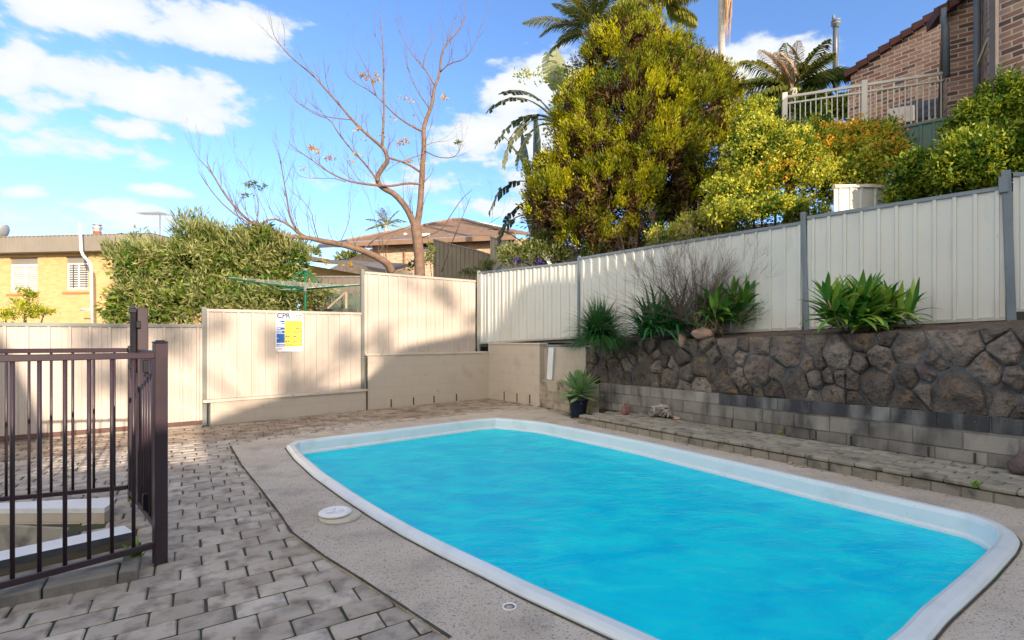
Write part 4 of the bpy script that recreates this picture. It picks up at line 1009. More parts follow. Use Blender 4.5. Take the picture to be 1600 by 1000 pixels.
# potted agave
c = G(905,651,.012); pc = Vector((c.x,c.y+.12,.012))
pt = thing('potted_plant', tuple(pc), 'pale green rosette plant in a dark blue plastic pot at the end of the step', 'plant')
mb = MB(); mb.lathe([(.0,.0),(.135,.0),(.14,.01),(.185,.30),(.205,.302),(.21,.345),(.195,.347),(.185,.31),(.0,.30)], tuple(pc), 28); mb.build('pot', mk('navy_pot', (.018,.028,.055), (.03,.042,.075), scale=6, rough=.5, stains=[((.12,.12,.12), 8, .6, .8, .4)]), pt, smooth=True)
mb = MB(); mb.lathe([(.0,.312),(.183,.308)], tuple(pc), 20); mb.build('potting_soil', M['soil'], pt)
mb = MB(); base = pc+Vector((.02,0,.48)); mb.tube([pc+Vector((0,0,.3)), base], [.04,.035], 8, mi=1)
pf = lambda t: max(.02, math.sin(math.pi*(.10+.90*t))**.75)
for i in range(44):
    el = R(85-i*2.1+rp.uniform(-6,6)); az = i*2.39996; L = .36+.19*min(1,i/20)+rp.uniform(-.03,.03)
    if i > 34: L *= .75
    blade(mb, base+Vector((0,0,.05-.0035*i)), az, el, L, .055, .55+.02*i, 8, .15+.5*rp.random()**2+(.3 if rp.random() < .12 else 0), .45, prof=pf)
for i in range(14): blade(mb, pc+Vector((-.12,.0,.34)), R(120)+rp.uniform(-1.2,1.4), R(rp.uniform(5,60)), .22, .03, 2.5, 6, rp.uniform(.1,.5), .4, prof=pf)
mb.build('leaves', [LM['agave'], LM['dead']], pt, smooth=True)
mb = MB()
for i in range(10): blade(mb, base+Vector((0,0,-.1)), rp.uniform(0,6.28), R(rp.uniform(-20,10)), .26, .022, 4, 6, rp.random(), .4)
mb.build('dry_leaves', LM['dead'], pt)

def tuft(name, c, label, n, L, w, mat, spread, elr, droop, seg=7, cat='plant', tones=(0,1), zs=0, heads=1, group=None, prof=None, dead=0):
    o = thing(name, tuple(c), label, cat, group); mb = MB()
    hs = [Vector(c)+Vector((rp.uniform(-spread,spread), rp.uniform(-spread*.5,spread*.5), 0)) for _ in range(heads)]
    for i in range(n):
        h = hs[i%heads] if heads > 1 else Vector(c)+Vector((rp.uniform(-spread,spread), rp.uniform(-spread,spread), 0))
        az = rp.uniform(0,6.283); el = R(rp.uniform(*elr)); l = L*rp.uniform(.6,1.15)
        blade(mb, h+Vector((0,0,zs*rp.random())), az, el, l, w*rp.uniform(.75,1.2), droop/l*rp.uniform(.6,1.3), seg, rp.uniform(*tones)**1.5, .35, prof=prof)
    mb.build('leaves', mat, o, smooth=True)
    if dead:
        mb = MB()
        for i in range(dead): blade(mb, Vector(c)+Vector((rp.uniform(-spread,spread),-.05,.05)), rp.uniform(3.3,6.1), R(rp.uniform(-10,30)), L*.6, w*.5, 3, 6, rp.random(), .3)
        mb.build('dry_leaves', LM['dead'], o)
    return o
tuft('grass_clump', P(936,528,9.55), 'dense dark green grassy clump at the left end of the stone wall', 1500, .80, .0085, LM['grassy'], .12, (0,88), 1.5, 7, tones=(0,1))
tuft('strappy_plant', P(1040,516,8.9), 'dark green arching strap leaf clump left of the dead shrub', 200, 1.0, .028, LM['clivia'], .34, (12,75), 1.5, 8, heads=8, tones=(0,.8))
tuft('strappy_plant.001', P(1010,527,9.2)+Vector((0,-.1,0)), 'smaller strap leaf clump between the round grassy clump and the arching clump', 90, .6, .024, LM['clivia'], .14, (15,80), 1.1, 8, heads=2, tones=(0,.8))
def caney(name, c, label, stalks, per, L, w, mat, spread, hmin, hmax, lean=.3, tones=(0,1)):
    o = thing(name, tuple(c), label, 'plant'); mb = MB(); st = MB()
    for s_ in range(stalks):
        b = Vector(c)+Vector((rp.uniform(-spread,spread), rp.uniform(-spread*.5,spread*.5), 0)); h = rp.uniform(hmin,hmax); k = (b.x-c[0])/max(spread,.01)
        top = b+Vector((k*lean, rp.uniform(-.15,.1), h)); st.tube([b, b.lerp(top,.5)+Vector((0,0,.02)), top], [.013,.012,.009], 6)
        for i in range(per):
            t = rp.uniform(.35,1); el = R(lerp(-5,78,t)+rp.uniform(-18,12)); az = i*2.4+rp.uniform(-.4,.4)
            blade(mb, b.lerp(top,t), az, el, L*rp.uniform(.7,1.15), w*rp.uniform(.8,1.15), rp.uniform(1.5,4.0), 8, rp.uniform(*tones)**2, .35, prof=lambda t: max(.02, math.sin(math.pi*(.04+.96*t))**.9))
    mb.build('leaves', mat, o, smooth=True); st.build('stems', LM['dead'], o, smooth=True)
    return o
caney('broad_leaf_plant', P(1346,516,6.75), 'wide bushy clump of broad glossy leaves alone in front of the pale fence', 30, 16, .46, .038, LM['cordy'], .27, .05, .42, .26, (0.1,1))
caney('broad_leaf_plant.001', P(1136,514,8.5), 'upright leafy clump of bright green broad leaves right of the dead shrub', 12, 16, .44, .040, LM['cordy'], .20, .15, .70, .15, (0,.9))
# dry leaves hanging in that clump
# dead shrub
def twigs(mb, p, d, L, r, depth, rg, spread=.5, upb=.1, nseg=5, kids=(2,4), mi=0):
    pts = [Vector(p)]; dd = Vector(d).normalized(); rad = [r]
    for i in range(nseg):
        dd = (dd+Vector((rg.gauss(0,.10),rg.gauss(0,.10),rg.gauss(0,.10)+upb*.3))).normalized(); pts.append(pts[-1]+dd*L/nseg); rad.append(r*(1-.6*(i+1)/nseg))
    mb.tube(pts, rad, 5 if r > .012 else 3, mi, rg.random(), cap=False)
    if depth <= 0: return
    for k in range(rg.randint(*kids)):
        i = rg.randint(1,nseg); a = Vector((rg.gauss(0,1),rg.gauss(0,1),rg.gauss(0,1)+upb)).normalized()
        nd = ((pts[i]-pts[i-1]).normalized()+a*spread).normalized()
        twigs(mb, pts[i], nd, L*rg.uniform(.5,.75), max(rad[i]*.65,.0012), depth-1, rg, spread, upb, nseg, kids, mi)
rg = random.Random(3); c = P(1092,520,8.7); ds = thing('dead_shrub', tuple(c), 'leafless grey brown twiggy shrub fanning up against the pale fence', 'shrub')
mb = MB()
for i in range(50):
    a = rg.uniform(-1,1); twigs(mb, c+Vector((rg.uniform(-.15,.15),rg.uniform(-.08,.08),0)), Vector((a*1.0, rg.uniform(-.45,.25), 1.0-.35*abs(a))), rg.uniform(.7,1.25), .0095, 4, rg, .42, .15, 5, (2,4))
for i in range(5): twigs(mb, c+Vector((-.05,0,.15)), Vector((-1,rg.uniform(-.5,0),.45)), rg.uniform(.9,1.2), .006, 3, rg, .45, .1)
mb.build('branches', M['twig'], ds)
mb = MB()
for i in range(60): blade(mb, c+Vector((rg.uniform(-.05,.28),-.12,rg.uniform(.05,.45))), rg.uniform(3.3,6.1), R(rg.uniform(-60,10)), .3, .012, 2, 5, rg.random(), .3)
mb.build('dry_leaves', LM['dead'], ds)
c = P(1150,505,8.3); sp_ = thing('dry_sprig', tuple(c), 'thin dark seeded stem leaning right in front of the pale fence', 'plant'); mb = MB(); rg2 = random.Random(14)
for i in range(6):
    dd = Vector((1,rg2.uniform(-.3,.1),rg2.uniform(.15,.8))); twigs(mb, c, dd, rg2.uniform(.3,.55), .003, 2, rg2, .5, .1)
for i in range(50):
    p = c+Vector((rg2.uniform(.1,.55),-.05,rg2.uniform(.05,.42))); mb.box(tuple(p),(.012,.006,.014), rg2.uniform(0,3), mi=1)
mb.build('stems', [M['bark_d'], M['joint']], sp_)
# weeds growing from walls and joints
def weed(name, c, label, n=14, L=.10, w=.010, mat='cordy', el=(20,85)):
    o = thing(name, tuple(c), label, 'weed'); mb = MB()
    for i in range(n): blade(mb, Vector(c)+Vector((rp.uniform(-.02,.02),rp.uniform(-.02,.02),rp.uniform(0,L*.6))), rp.uniform(0,6.28), R(rp.uniform(*el)), L*rp.uniform(.5,1), w, 5, 5, rp.uniform(.2,.9), .3)
    mb.build('leaves', LM[mat], o)
weed('weed', G(1387,700,Z)+Vector((0,0,.0)), 'small upright green weed growing at the foot of the stained wall', 22, .16, .009)
weed('weed.001', G(1452,712,Z)+Vector((0,0,.1)), 'tiny green sprout in a slot of the stained wall', 8, .08, .008)
weed('weed.002', G(1222,679,Z), 'low green weed where the stained wall meets the step', 18, .07, .010)
weed('weed.003', G(1523,762,Z-.02), 'small bright green weed on the edge of the step', 22, .06, .012)
weed('weed.004', G(922,645,.1), 'green weed tuft between the pot and the step', 20, .13, .008)
weed('weed.005', G(212,876,.03), 'green weed growing by the end block of the kerb', 30, .12, .012)
weed('weed.006', G(1062,650,Z), 'leafy weed beside the driftwood', 22, .09, .014)
weed('weed.007', G(206,784,.01), 'green weed at the foot of the far gate post', 16, .06, .012)
mb = MB(); rm = random.Random(77)      # moss and sprouts in the paving joints
for i in range(900):
    j = rm.randint(-30,30); ii = rm.randint(-40,40)
    p = o0+pu*((ii+(.5 if j%2 else 0))*PW+.02*math.sin(j*1.7)+rm.gauss(0,.004))+pv*((j+rm.random())*PH)
    if noise.noise(p*1.1) < .12 or not (1.9 < p.y < 8) or inside((p.x,p.y), apron) or inside((p.x,p.y), pit) or abs(p.x)/p.y > 1.1: continue
    for k in range(7):
        q = p+pv*rm.gauss(0,.02)+pu*rm.gauss(0,.003); a = rm.uniform(0,6.28); l = rm.uniform(.006,.018); d = Vector((math.cos(a)*l*.7,math.sin(a)*l*.7,l)); s_ = Vector((-math.sin(a),math.cos(a),0))*l*.35
        q = q+Vector((0,0,-.011)); mb.add([q, q+d*.5+s_, q+d, q+d*.5-s_], [(0,1,2,3)], 0, rm.random())
tag(mb.build('moss', leafmat('moss', (.035,.085,.02), (.05,.11,.025), (.14,.17,.04))), 'green moss and sprouts growing in the gaps between the pavers', 'moss', kind='stuff')
# ---------------------------------------------------------------- hillside on the right
mb = MB(); nx, ny = 40, 40; vs = []
def hill_z(x, y):
    p = Vector((x,y,0)); d = (p-v2(f1)).dot(fn)        # distance behind the right fence line
    return min(4.9, 1.30+max(0,d-.3)*.62)
for j in range(ny+1):
    for i in range(nx+1):
        s_ = lerp(-4, 22, i/nx); d = lerp(.12, 30, (j/ny)**1.6); p = v2(f1)+fd*(s_-6)+fn*d
        vs.append((p.x, p.y, hill_z(p.x,p.y)+.12*noise.noise(p*.8)))
mb.add(vs, [(j*(nx+1)+i,j*(nx+1)+i+1,(j+1)*(nx+1)+i+1,(j+1)*(nx+1)+i) for j in range(ny) for i in range(nx)])
tag(mb.build('hillside', mk('hill_soil', (.05,.06,.03), (.09,.08,.05), scale=2, rough=.95), smooth=True), kind='structure')

# ---------------------------------------------------------------- left house
M['brick_y'] = mk('yellow_brick', (.62,.40,.17), (.70,.47,.22), scale=1, rough=.8, bump=.3, bscale=30, bdist=.01, brick=dict(w=.24, h=.086, m=.008, c1=(.60,.37,.15), c2=(.72,.47,.22), mc=(.52,.38,.22)))
M['fascia'] = mk('fascia_steel', (.24,.215,.175), (.28,.25,.20), scale=1, rough=.5)
M['brick_p'] = mk('cream_brick', (.55,.40,.26), (.66,.50,.34), scale=1, rough=.8, bump=.3, bscale=30, brick=dict(w=.24, h=.086, m=.010, c1=(.44,.27,.16), c2=(.70,.54,.37), mc=(.60,.50,.38)))
M['brick_r'] = mk('red_brick', (.30,.155,.115), (.40,.24,.17), scale=3, rough=.85, bump=.5, bscale=30, bdist=.012, brick=dict(w=.245, h=.086, m=.011, sm=.15, c1=(.23,.11,.085), c2=(.46,.31,.215), mc=(.50,.44,.36), c3=(.12,.075,.065)), stains=[((.50,.42,.33), 2.5, .58, .8, .35)])
M['tile'] = mk('roof_tile', (.20,.135,.095), (.30,.21,.15), scale=6, rough=.8, bump=.6, bscale=14, bdist=.03, stains=[((.12,.09,.07), 4, .5, .75, .5)])
M['tile_d'] = mk('dark_roof_tile', (.075,.032,.026), (.11,.05,.042), scale=6, rough=.75)
M['glass'] = mk('window_glass', (.05,.055,.06), rough=.08, spec=.8)
M['blind'] = mk('white_blind', (.55,.50,.44), (.66,.61,.55), scale=4, rough=.7)
M['drain'] = mk('drain_pipe', (.10,.125,.15), (.13,.155,.18), scale=4, rough=.5)
M['oldsteel'] = mk('olive_steel', (.20,.165,.11), (.25,.205,.14), scale=2, rough=.55)
M['greysteel'] = mk('grey_steel', (.17,.145,.115), (.215,.185,.145), scale=2, rough=.6)
M['greensteel'] = mk('green_steel', (.11,.19,.155), (.14,.23,.19), scale=2, rough=.5)
M['hoist'] = mk('hoist_green', (.008,.11,.055), (.012,.145,.07), scale=5, rough=.4)
M['railing'] = mk('cream_railing', (.66,.61,.52), (.72,.67,.57), scale=5, rough=.4)
HA, HB = xy(P(-120,0,22.6)), xy(P(236,0,21.4)); hd = (v2(HB)-v2(HA)).normalized(); hn = Vector((-hd.y,hd.x,0)); anH = math.atan2(hd.y,hd.x)
HA = xy(v2(HA)-hd*9)
Hl = thing('brick_house', (HB[0],HB[1],0), 'flat roofed yellow brick house with ribbed fascia on the left', 'house')
def hq(px): return along(HA, HB, px)
def hz(px, py): q = hq(px); return EYE-(py-HZ)/F*q[1]
zf0, zf1 = 5.28, 5.98
# wall with openings: strips around the windows
wins = [(15,59,402,455,'a'),(103,138,400,452,'b'),(177,206,404,430,'c')]
def wall_open(mb, A, B, z0, z1, holes, th=.25):
    """vertical wall A->B with rectangular openings [(s0,s1,za,zb)] sorted by s"""
    A, B = v2(A), v2(B); L = (B-A).length; d = (B-A)/L; s_ = 0
    for (a, b, za, zb) in holes:
        if a > s_: mb.wall(xy(A+d*s_), xy(A+d*a), th, z0, z1, side=1)
        mb.wall(xy(A+d*a), xy(A+d*b), th, z0, za, side=1); mb.wall(xy(A+d*a), xy(A+d*b), th, zb, z1, side=1); s_ = b
    mb.wall(xy(A+d*s_), xy(A+d*L), th, z0, z1, side=1)
def sOf(A, q): return (v2(q)-v2(A)).dot((v2(HB)-v2(HA)).normalized())
hol = []
for (x0,x1,y0,y1,k) in wins:
    a, b = sOf(HA,hq(x0)), sOf(HA,hq(x1)); hol.append((a,b,hz((x0+x1)/2,y1),hz((x0+x1)/2,y0)))
mb = MB(); wall_open(mb, HA, HB, 0, zf0+.02, hol); mb.build('wall', M['brick_y'], Hl)
cH = xy(v2(HB)+hn*9+hd*.0); mb = MB(); mb.wall(HB, cH, .25, 0, zf0, side=1); mb.build('wall', M['brick_y'], Hl)
o_ = -hn*.45
mb = fence_sheet(xy(v2(HA)+o_), xy(v2(HB)+o_+hd*.4), zf0,zf0, zf1,zf1, sp=.20, rw=.05, dp=.02); mb.build('fascia', M['fascia'], Hl)
mb = fence_sheet(xy(v2(HB)+o_+hd*.4), xy(v2(cH)+hd*1.5), zf0,zf0, zf1,zf1, sp=.20, rw=.05, dp=.02); mb.build('fascia', M['fascia'], Hl)
mb = MB(); e0, e1 = xy(v2(HA)+o_), xy(v2(HB)+o_+hd*.4); mb.prism([e0, e1, xy(v2(cH)+hd*1.5), xy(v2(HA)+hn*9)], zf1-.05, zf1+.012); mb.prism([xy(v2(HA)+o_*.9), xy(v2(HB)+o_*.9+hd*.3), xy(v2(cH)+hd*1.4), xy(v2(HA)+hn*9)], zf0-.0, zf0+.05); mb.build('roof', M['fascia'], Hl)
for i, (a, b, za, zb) in enumerate(hol):
    pa_, pb_ = v2(HA)+hd*a, v2(HA)+hd*b; zi = zb-(.30 if i < 2 else .05)
    mb = MB(); mb.wall(xy(pa_+hn*.08), xy(pb_+hn*.08), .04, zi, zb, side=1, mi=0); mb.build('infill_panel', M['fascia'], Hl)
    fr_ = MB(); w_ = .055
    for (u0,u1,v0,v1) in ((0,w_,za,zi),(b-a-w_,b-a,za,zi),((b-a)/2-w_/2,(b-a)/2+w_/2,za+w_,zi-w_),(w_,b-a-w_,za,za+w_),(w_,b-a-w_,zi-w_,zi)): fr_.wall(xy(pa_+hd*u0+hn*.07), xy(pa_+hd*u1+hn*.07), .05, v0, v1, side=1)
    wf = fr_.build('window', M['white'], Hl)
    mb = MB(); mb.wall(xy(pa_+hn*.10), xy(pb_+hn*.10), .01, za+.02, zi-.02, side=1); mb.build('pane', M['glass'] , wf)
    mb = MB(); z = za+.07
    while z < zi-.06:
        if i == 0: mb.wall(xy(pa_+hd*.06+hn*.085), xy(pa_+hd*(b-a)*.97+hn*.085), .008, z, z+.085, side=1)
        elif i == 1: 
            for (u,v) in ((.06,(b-a)*.22),((b-a)*.28,(b-a)*.47),((b-a)*.55,(b-a)*.80),((b-a)*.84,(b-a)-.06)): mb.wall(xy(pa_+hd*u+hn*.085), xy(pa_+hd*v+hn*.085), .008, z, z+.05, side=1)
        z += .10
    if i < 2: mb.build('shutter', M['blind'], wf)
    if i < 2: mb = MB(); mb.wall(xy(pa_-hd*.12-hn*.05), xy(pb_+hd*.05-hn*.05), .12, za-.20, za-.11, side=1); mb.build('sill', mk('sill_brick%d'%i, (.42,.20,.09), (.5,.26,.13), scale=8, rough=.8), Hl)
def pth(pts, Y): return [P(x,y,Y) for x, y in pts]
mb = MB(); mb.tube(pth([(125,349),(127,392),(130,399),(141,411),(142.5,418),(144,505)], 20.7), .055, 8); mb.tube([P(144,484,20.7), P(126,484,20.8)], .04, 8); mb.build('vent_pipe', M['white'], Hl, smooth=True)
mb = MB(); mb.tube(pth([(152,371),(152,362)], 22.5), .16, 12); o = mb.build('chimney', mk('flue_rust', (.28,.09,.05), (.34,.12,.07), scale=5), Hl)
mb = MB(); mb.lathe([(.0,0),(.15,0),(.15,.12),(.19,.13),(.19,.22),(.12,.24),(.12,.28),(.18,.29),(.17,.33),(.0,.34)], tuple(P(152,362,22.5)), 14); mb.build('cowl', mk('cowl_metal', (.45,.45,.44), rough=.35, metallic=.6), o)
mb = MB(); c = P(160,383,20.9); mb.lathe([(.0,-.05),(.06,-.05),(.09,.05),(.0,.07)], tuple(c), 10); mb.box(tuple(c+Vector((.05,.1,.06))),(.2,.04,.04), .4); mb.build('outdoor_lamp', M['black'], Hl)
c = P(9,372,22.0); dd_ = thing('satellite_dish', tuple(c), 'grey satellite dish on the far left roof', 'satellite dish'); mb = MB()
prof = [(.0,.0),(.18,.03),(.34,.10),(.42,.17),(.41,.18),(.33,.12),(.17,.05),(.0,.02)]; 
tmp = MB(); tmp.lathe(prof, (0,0,0), 20); rm_ = Matrix.Rotation(R(-62),3,'Y') @ Matrix.Rotation(R(15),3,'X'); tmp.v = [tuple(c+Vector((.0,0,.15))+rm_@Vector(p)) for p in tmp.v]; tmp.build('reflector', mk('dish_grey', (.33,.34,.34), rough=.5), dd_, smooth=True)
mb = MB(); mb.tube([c+Vector((.1,0,-.35)), c+Vector((.05,0,.1))], .03, 6); mb.tube([c+Vector((.0,0,.05)), c+Vector((-.35,-.2,.35))], .015, 5); mb.build('mast', M['cap_g'], dd_)
c = P(250,368,22.5); an_ = thing('roof_antenna', tuple(c), 'thin television antenna on the flat roof of the left house', 'antenna'); mb = MB(); top = c+Vector((0,0,.95)); mb.tube([c-Vector((0,0,.2)), top], .02, 5); mb.tube([top+Vector((-.90,0,.03)), top+Vector((.30,0,.03))], .015, 5)
for i in range(9): q = top+Vector((-.86+i*.14,0,.03)); mb.tube([q+Vector((-.02,-.3-.02*i,-.015)), q+Vector((.02,.3+.02*i,.03))], .008, 4)
mb.build('mast', M['greysteel'], an_)

# ---------------------------------------------------------------- middle house with hip roof
Hm = thing('brick_house', tuple(Vector((P(700,0,27).x,27,0))), 'cream brick house with brown hipped tile roof behind the bare tree', 'house'); Hm.name = 'brick_house.001'
ma, mb_ = P(594,0,26.2), P(840,0,24.75)
mb = MB(); mb.wall(xy(ma), xy(mb_), .25, 0, 6.55, side=1); mb.wall((ma.x-6,ma.y+9), xy(ma), .25, 0, 6.5, side=1); mb.build('wall', M['brick_p'], Hm)
e1, e2, e3 = P(541,380,25.8), P(806,371,24.3), P(497,383,33)
ap1, ap2 = P(722,345,30), P(745,348,31)
ez = 6.62
def roofpt(p, z=None): return Vector((p.x,p.y,z if z is not None else p.z))
E1, E2 = roofpt(e1,6.55), roofpt(e2,6.62); A1_ = ap1; E4 = P(499,382,33.5); E5 = P(880,374,36)
def tiled(mb, pts, n=14):   # roof plane laid in stepped courses from eave (pts0,pts1) to ridge (pts3,pts2)
    a, b, c, d = [Vector(p) for p in pts]; nr = (b-a).cross(d-a); nr.normalize()
    if nr.z < 0: nr = -nr
    for k in range(n):
        t0, t1 = k/n, (k+1.15)/n; t1 = min(t1,1)
        q = [a.lerp(d,t0)+nr*.05, b.lerp(c,t0)+nr*.05, b.lerp(c,t1)+nr*.02, a.lerp(d,t1)+nr*.02]
        mb.slab(q, -nr*.03)
mb = MB(); tiled(mb, (E1,E2,A1_,A1_+Vector((-.6,.1,0))), 16); tiled(mb, (E4,E1,A1_+Vector((-.6,.1,0)),A1_+Vector((-.7,.6,0))), 16); tiled(mb, (E2,E5,ap2,A1_), 12)
mb.tube([E1+Vector((0,0,.08)), A1_+Vector((-.6,.1,.1))], .09, 6); mb.tube([E2+Vector((0,0,.08)), A1_+Vector((0,0,.1))], .09, 6); mb.tube([A1_+Vector((-.6,.1,.1)), A1_+Vector((0,0,.1))], .09, 6)
mb.build('roof', M['tile'], Hm)
mb = MB(); mb.wall(xy(E1), xy(E2), .05, E1.z-.24,E1.z, E2.z-.24,E2.z, side=-1); mb.wall(xy(E4), xy(E1), .05, E4.z-.24,E4.z, E1.z-.24,E1.z, side=-1); mb.build('fascia', mk('brown_fascia', (.22,.14,.09), (.27,.17,.11), scale=3, rough=.6), Hm)
mb = MB(); mb.slab([E1-Vector((0,0,.2)),E2-Vector((0,0,.2)),E2+Vector((0,3,-.2)),E4+Vector((1,0,-.2))], (0,0,.03)); mb.build('soffit', M['brown_plinth'], Hm)
mb = MB(); w0, w1 = P(647,0,25.8), P(672,0,25.65); mb.wall(xy(w0), xy(w1), .06, EYE-(397-HZ)/F*26.8, EYE-(372-HZ)/F*26.8, side=-1); wf = mb.build('window', M['white'], Hm)
mb = MB(); w0, w1 = P(650,0,25.72), P(669,0,25.6); mb.wall(xy(w0), xy(w1), .06, EYE-(395-HZ)/F*26.8, EYE-(376-HZ)/F*26.8, side=-1); mb.build('pane', M['glass'], wf)
mb = MB(); mb.tube([P(633,372,26.5), P(633,364,26.5)], .05, 6); mb.tube([P(631,366,26.5), P(636,366,26.5)], .05, 6); mb.build('roof_vent', M['white'], Hm)
mb = MB(); mb.tube([P(632,420,25.9), P(632,390,25.9)], .05, 6); mb.build('downpipe', mk('rust_pipe', (.30,.15,.09), rough=.6), Hm)
# far pale gable roof behind
mb = MB(); a, b, c = P(700,352,44), P(792,352,44), P(727,343.5,44); mb.slab([P(722,354,44), P(800,358,44), P(770,350,44), P(727,343,44)], (0,4,0)); o = mb.build('distant_house', M['white'], loc=tuple(P(730,360,44))); tag(o, 'pale roofline just showing above the brown tiled hip roof', 'house')

# carport
Cp = thing('carport', tuple(Vector((P(520,0,19).x,19,0))), 'low carport with long grey roof edge above an olive wall', 'carport')
mb = MB(); ca_, cb_, cc_ = P(440,399,21.5), P(474,398,19.5), P(602,421,17.5)
mb.slab([P(400,400,23), cb_, cc_, P(640,412,23)], (0,0,-.13)); mb.build('roof', M['greysteel'], Cp)
mb = MB(); mb.wall(xy(P(470,0,20.5)), xy(P(600,0,18.8)), .1, 0,4.62, 0,3.80, side=1); mb.build('wall', mk('olive_wall', (.28,.17,.05), (.33,.21,.07), scale=2, rough=.8), Cp)
mb = MB(); q = P(458,410,20.2); mb.box((q.x,q.y,2.3),(.14,.14,4.5)); mb.build('post', M['brown_plinth'], Cp)
# neighbour fences behind
def simple_fence(name, pts, mat, label, zb=0, cap=None, sp=.2, group=None):
    o = thing(name, (pts[0][0].x,pts[0][0].y,zb), label, 'fence', group)
    for (a, b) in pts:
        fence_sheet(xy(a), xy(b), zb, zb, a.z-.03, b.z-.03, sp=sp, rw=.04, dp=.02).build('sheet', mat, o)
        rail_mb(xy(a), xy(b), a.z, b.z, .05, .06).build('top_rail', cap or mat, o)
    return o
o = simple_fence('metal_fence.004', [(P(488,431,14.5), P(575,431,14.5))], M['greysteel'], 'weathered grey brown fence behind the clothes hoist', cap=M['cap_g'])
o = simple_fence('metal_fence.005', [(P(677,373,19.5), P(735,388,18.6)), (P(735,387,18.6), P(770,398,18.3))], M['oldsteel'], 'olive steel fence sloping down to the right beside the bare tree trunk', cap=M['oldsteel'])
o = simple_fence('metal_fence.006', [(P(766,369,18.2), P(835,390,16.0))], mk('sand_steel', (.36,.28,.19), (.40,.32,.22), scale=2, rough=.55), 'sand coloured steel fence sloping right towards the banana-like leaves', cap=M['oldsteel'])
# clothes hoist
hc = P(477,482,12.6); Hs = thing('clothes_hoist', (hc.x,hc.y,0), 'green rotary clothes hoist standing behind the poster fence', 'clothes line')
hub = P(477.5,452,12.6); topc = P(477,421,12.6); mb = MB(); mb.tube([(hc.x,hc.y,0),(hc.x,hc.y,hub.z),(hc.x,hc.y,topc.z)], [.032,.032,.026], 10); mb.build('pole', M['hoist'], Hs, smooth=True)
tips = []
for k, (a, L) in enumerate(((R(208),1.75),(R(152),1.85),(R(20),1.60),(R(-28),1.35))):
    tips.append(hub+Vector((math.cos(a)*L, math.sin(a)*L, (.19,.02,.19,.02)[k]))); mb = MB(); mb.tube([hub, tips[-1]], [.024,.018], 8); mb.build('arm', M['hoist'], Hs, smooth=True)
for k, t in enumerate(tips): mb = MB(); q = hub.lerp(t, .30); mb.tube([topc, q], .018, 6); mb.build('brace', M['hoist'], Hs)
mb = MB(); mb.lathe([(.0,-.06),(.05,-.06),(.05,.06),(.0,.06)], tuple(hub), 10); mb.lathe([(.0,-.03),(.06,-.03),(.06,.02),(.0,.03)], tuple(topc), 10); mb.build('hub', M['cap_g'], Hs)
mb = MB()
for f_ in (.35,.5,.65,.8,.95):
    q = [hub.lerp(t, f_)+Vector((0,0,.02)) for t in tips]; q = [q[0],q[1],q[2],q[3],q[0]]; mb.tube(q, .004, 3)
mb.build('line', M['white'], Hs)
# small trellis / netting between hoist and fence
tr_ = thing('garden_netting', tuple(P(540,482,13.4)), 'green netting on pale timber braces behind the tall fence panel', 'netting')
mb = MB(); mb.tube([P(541,482,13.3),P(541,456,13.3)], .03, 5); mb.tube([P(512,482,13.3),P(541,456,13.3)], .025, 5); mb.build('brace', mk('pale_timber', (.40,.30,.21), (.46,.35,.25), scale=5), tr_)
mb = MB(); 
for i in range(22):
    x = 508+i*3.1; mb.tube([P(x,483,13.6),P(x+12,458+4*math.sin(i),13.6)], .008, 3); mb.tube([P(x+12,483,13.6),P(x,458+4*math.sin(i),13.6)], .008, 3)
mb.build('net', mk('net_green', (.05,.16,.11), rough=.6), tr_)

# ---------------------------------------------------------------- right brick house
rA, rB = P(1322,0,11.6), P(1478,0,10.2)
Hr = thing('brick_house', (rA.x,rA.y,4), 'mottled red brick house with sloping tiled verge at the top right', 'house'); Hr.name = 'brick_house.002'
def onr(px, py): return W(px, py, xy(rA), xy(rB))
nR = Vector((-(rB-rA).y, (rB-rA).x, 0)).normalized()
mb = MB(); mb.slab([onr(1322,215), onr(1478,215), onr(1478,18), onr(1330,114)], nR*.25); mb.build('wall', M['brick_r'], Hr)
# verge tiles stepping up
mb = MB(); n = 9
for i in range(n):
    a = onr(lerp(1322,1478,i/n), lerp(116,9,i/n)); b = onr(lerp(1322,1478,(i+1.12)/n), lerp(116,9,(i+1.12)/n)); dz = Vector((0,0,.13)); ou = -nR*.10
    mb.hexa([a+ou-dz+Vector((0,0,.03)), b+ou-dz, b+nR*.4-dz, a+nR*.4-dz+Vector((0,0,.03))], [a+ou+Vector((0,0,.06)), b+ou, b+nR*.4, a+nR*.4+Vector((0,0,.06))], 0, random.random())
mb.build('verge_tiles', M['tile_d'], Hr); mb = MB()
n = 6
for i in range(n):
    a = P(lerp(1466,1560,i/n), lerp(14,-52,i/n), 9.0); b = P(lerp(1466,1560,(i+1.12)/n), lerp(14,-52,(i+1.12)/n), 9.0); dz = Vector((0,0,.15))
    mb.hexa([a-dz+Vector((0,0,.03)), b-dz, b+Vector((.2,.5,0))-dz, a+Vector((.2,.5,.03))-dz], [a+Vector((0,0,.05)), b, b+Vector((.2,.5,0)), a+Vector((.2,.5,.05))])
mb.build('verge_tiles', M['tile_d'], Hr)
mb = MB(); wa, wb = P(1480,0,9.25), P(1533,0,9.0); mb.slab([P(1480,240,9.25), P(1533,240,9.0), P(1533,-45,9.0), P(1480,8,9.25)], (.12,.22,0)); mb.build('wall', M['brick_r'], Hr)
mb = MB(); wc, wd = P(1531,0,9.1), P(1552,0,7.5); mb.slab([P(1531,240,9.1), P(1553,240,7.45), P(1553,-60,7.45), P(1531,-60,9.1)], (.25,.05,0)); mb.build('wall', M['brick_r'], Hr)
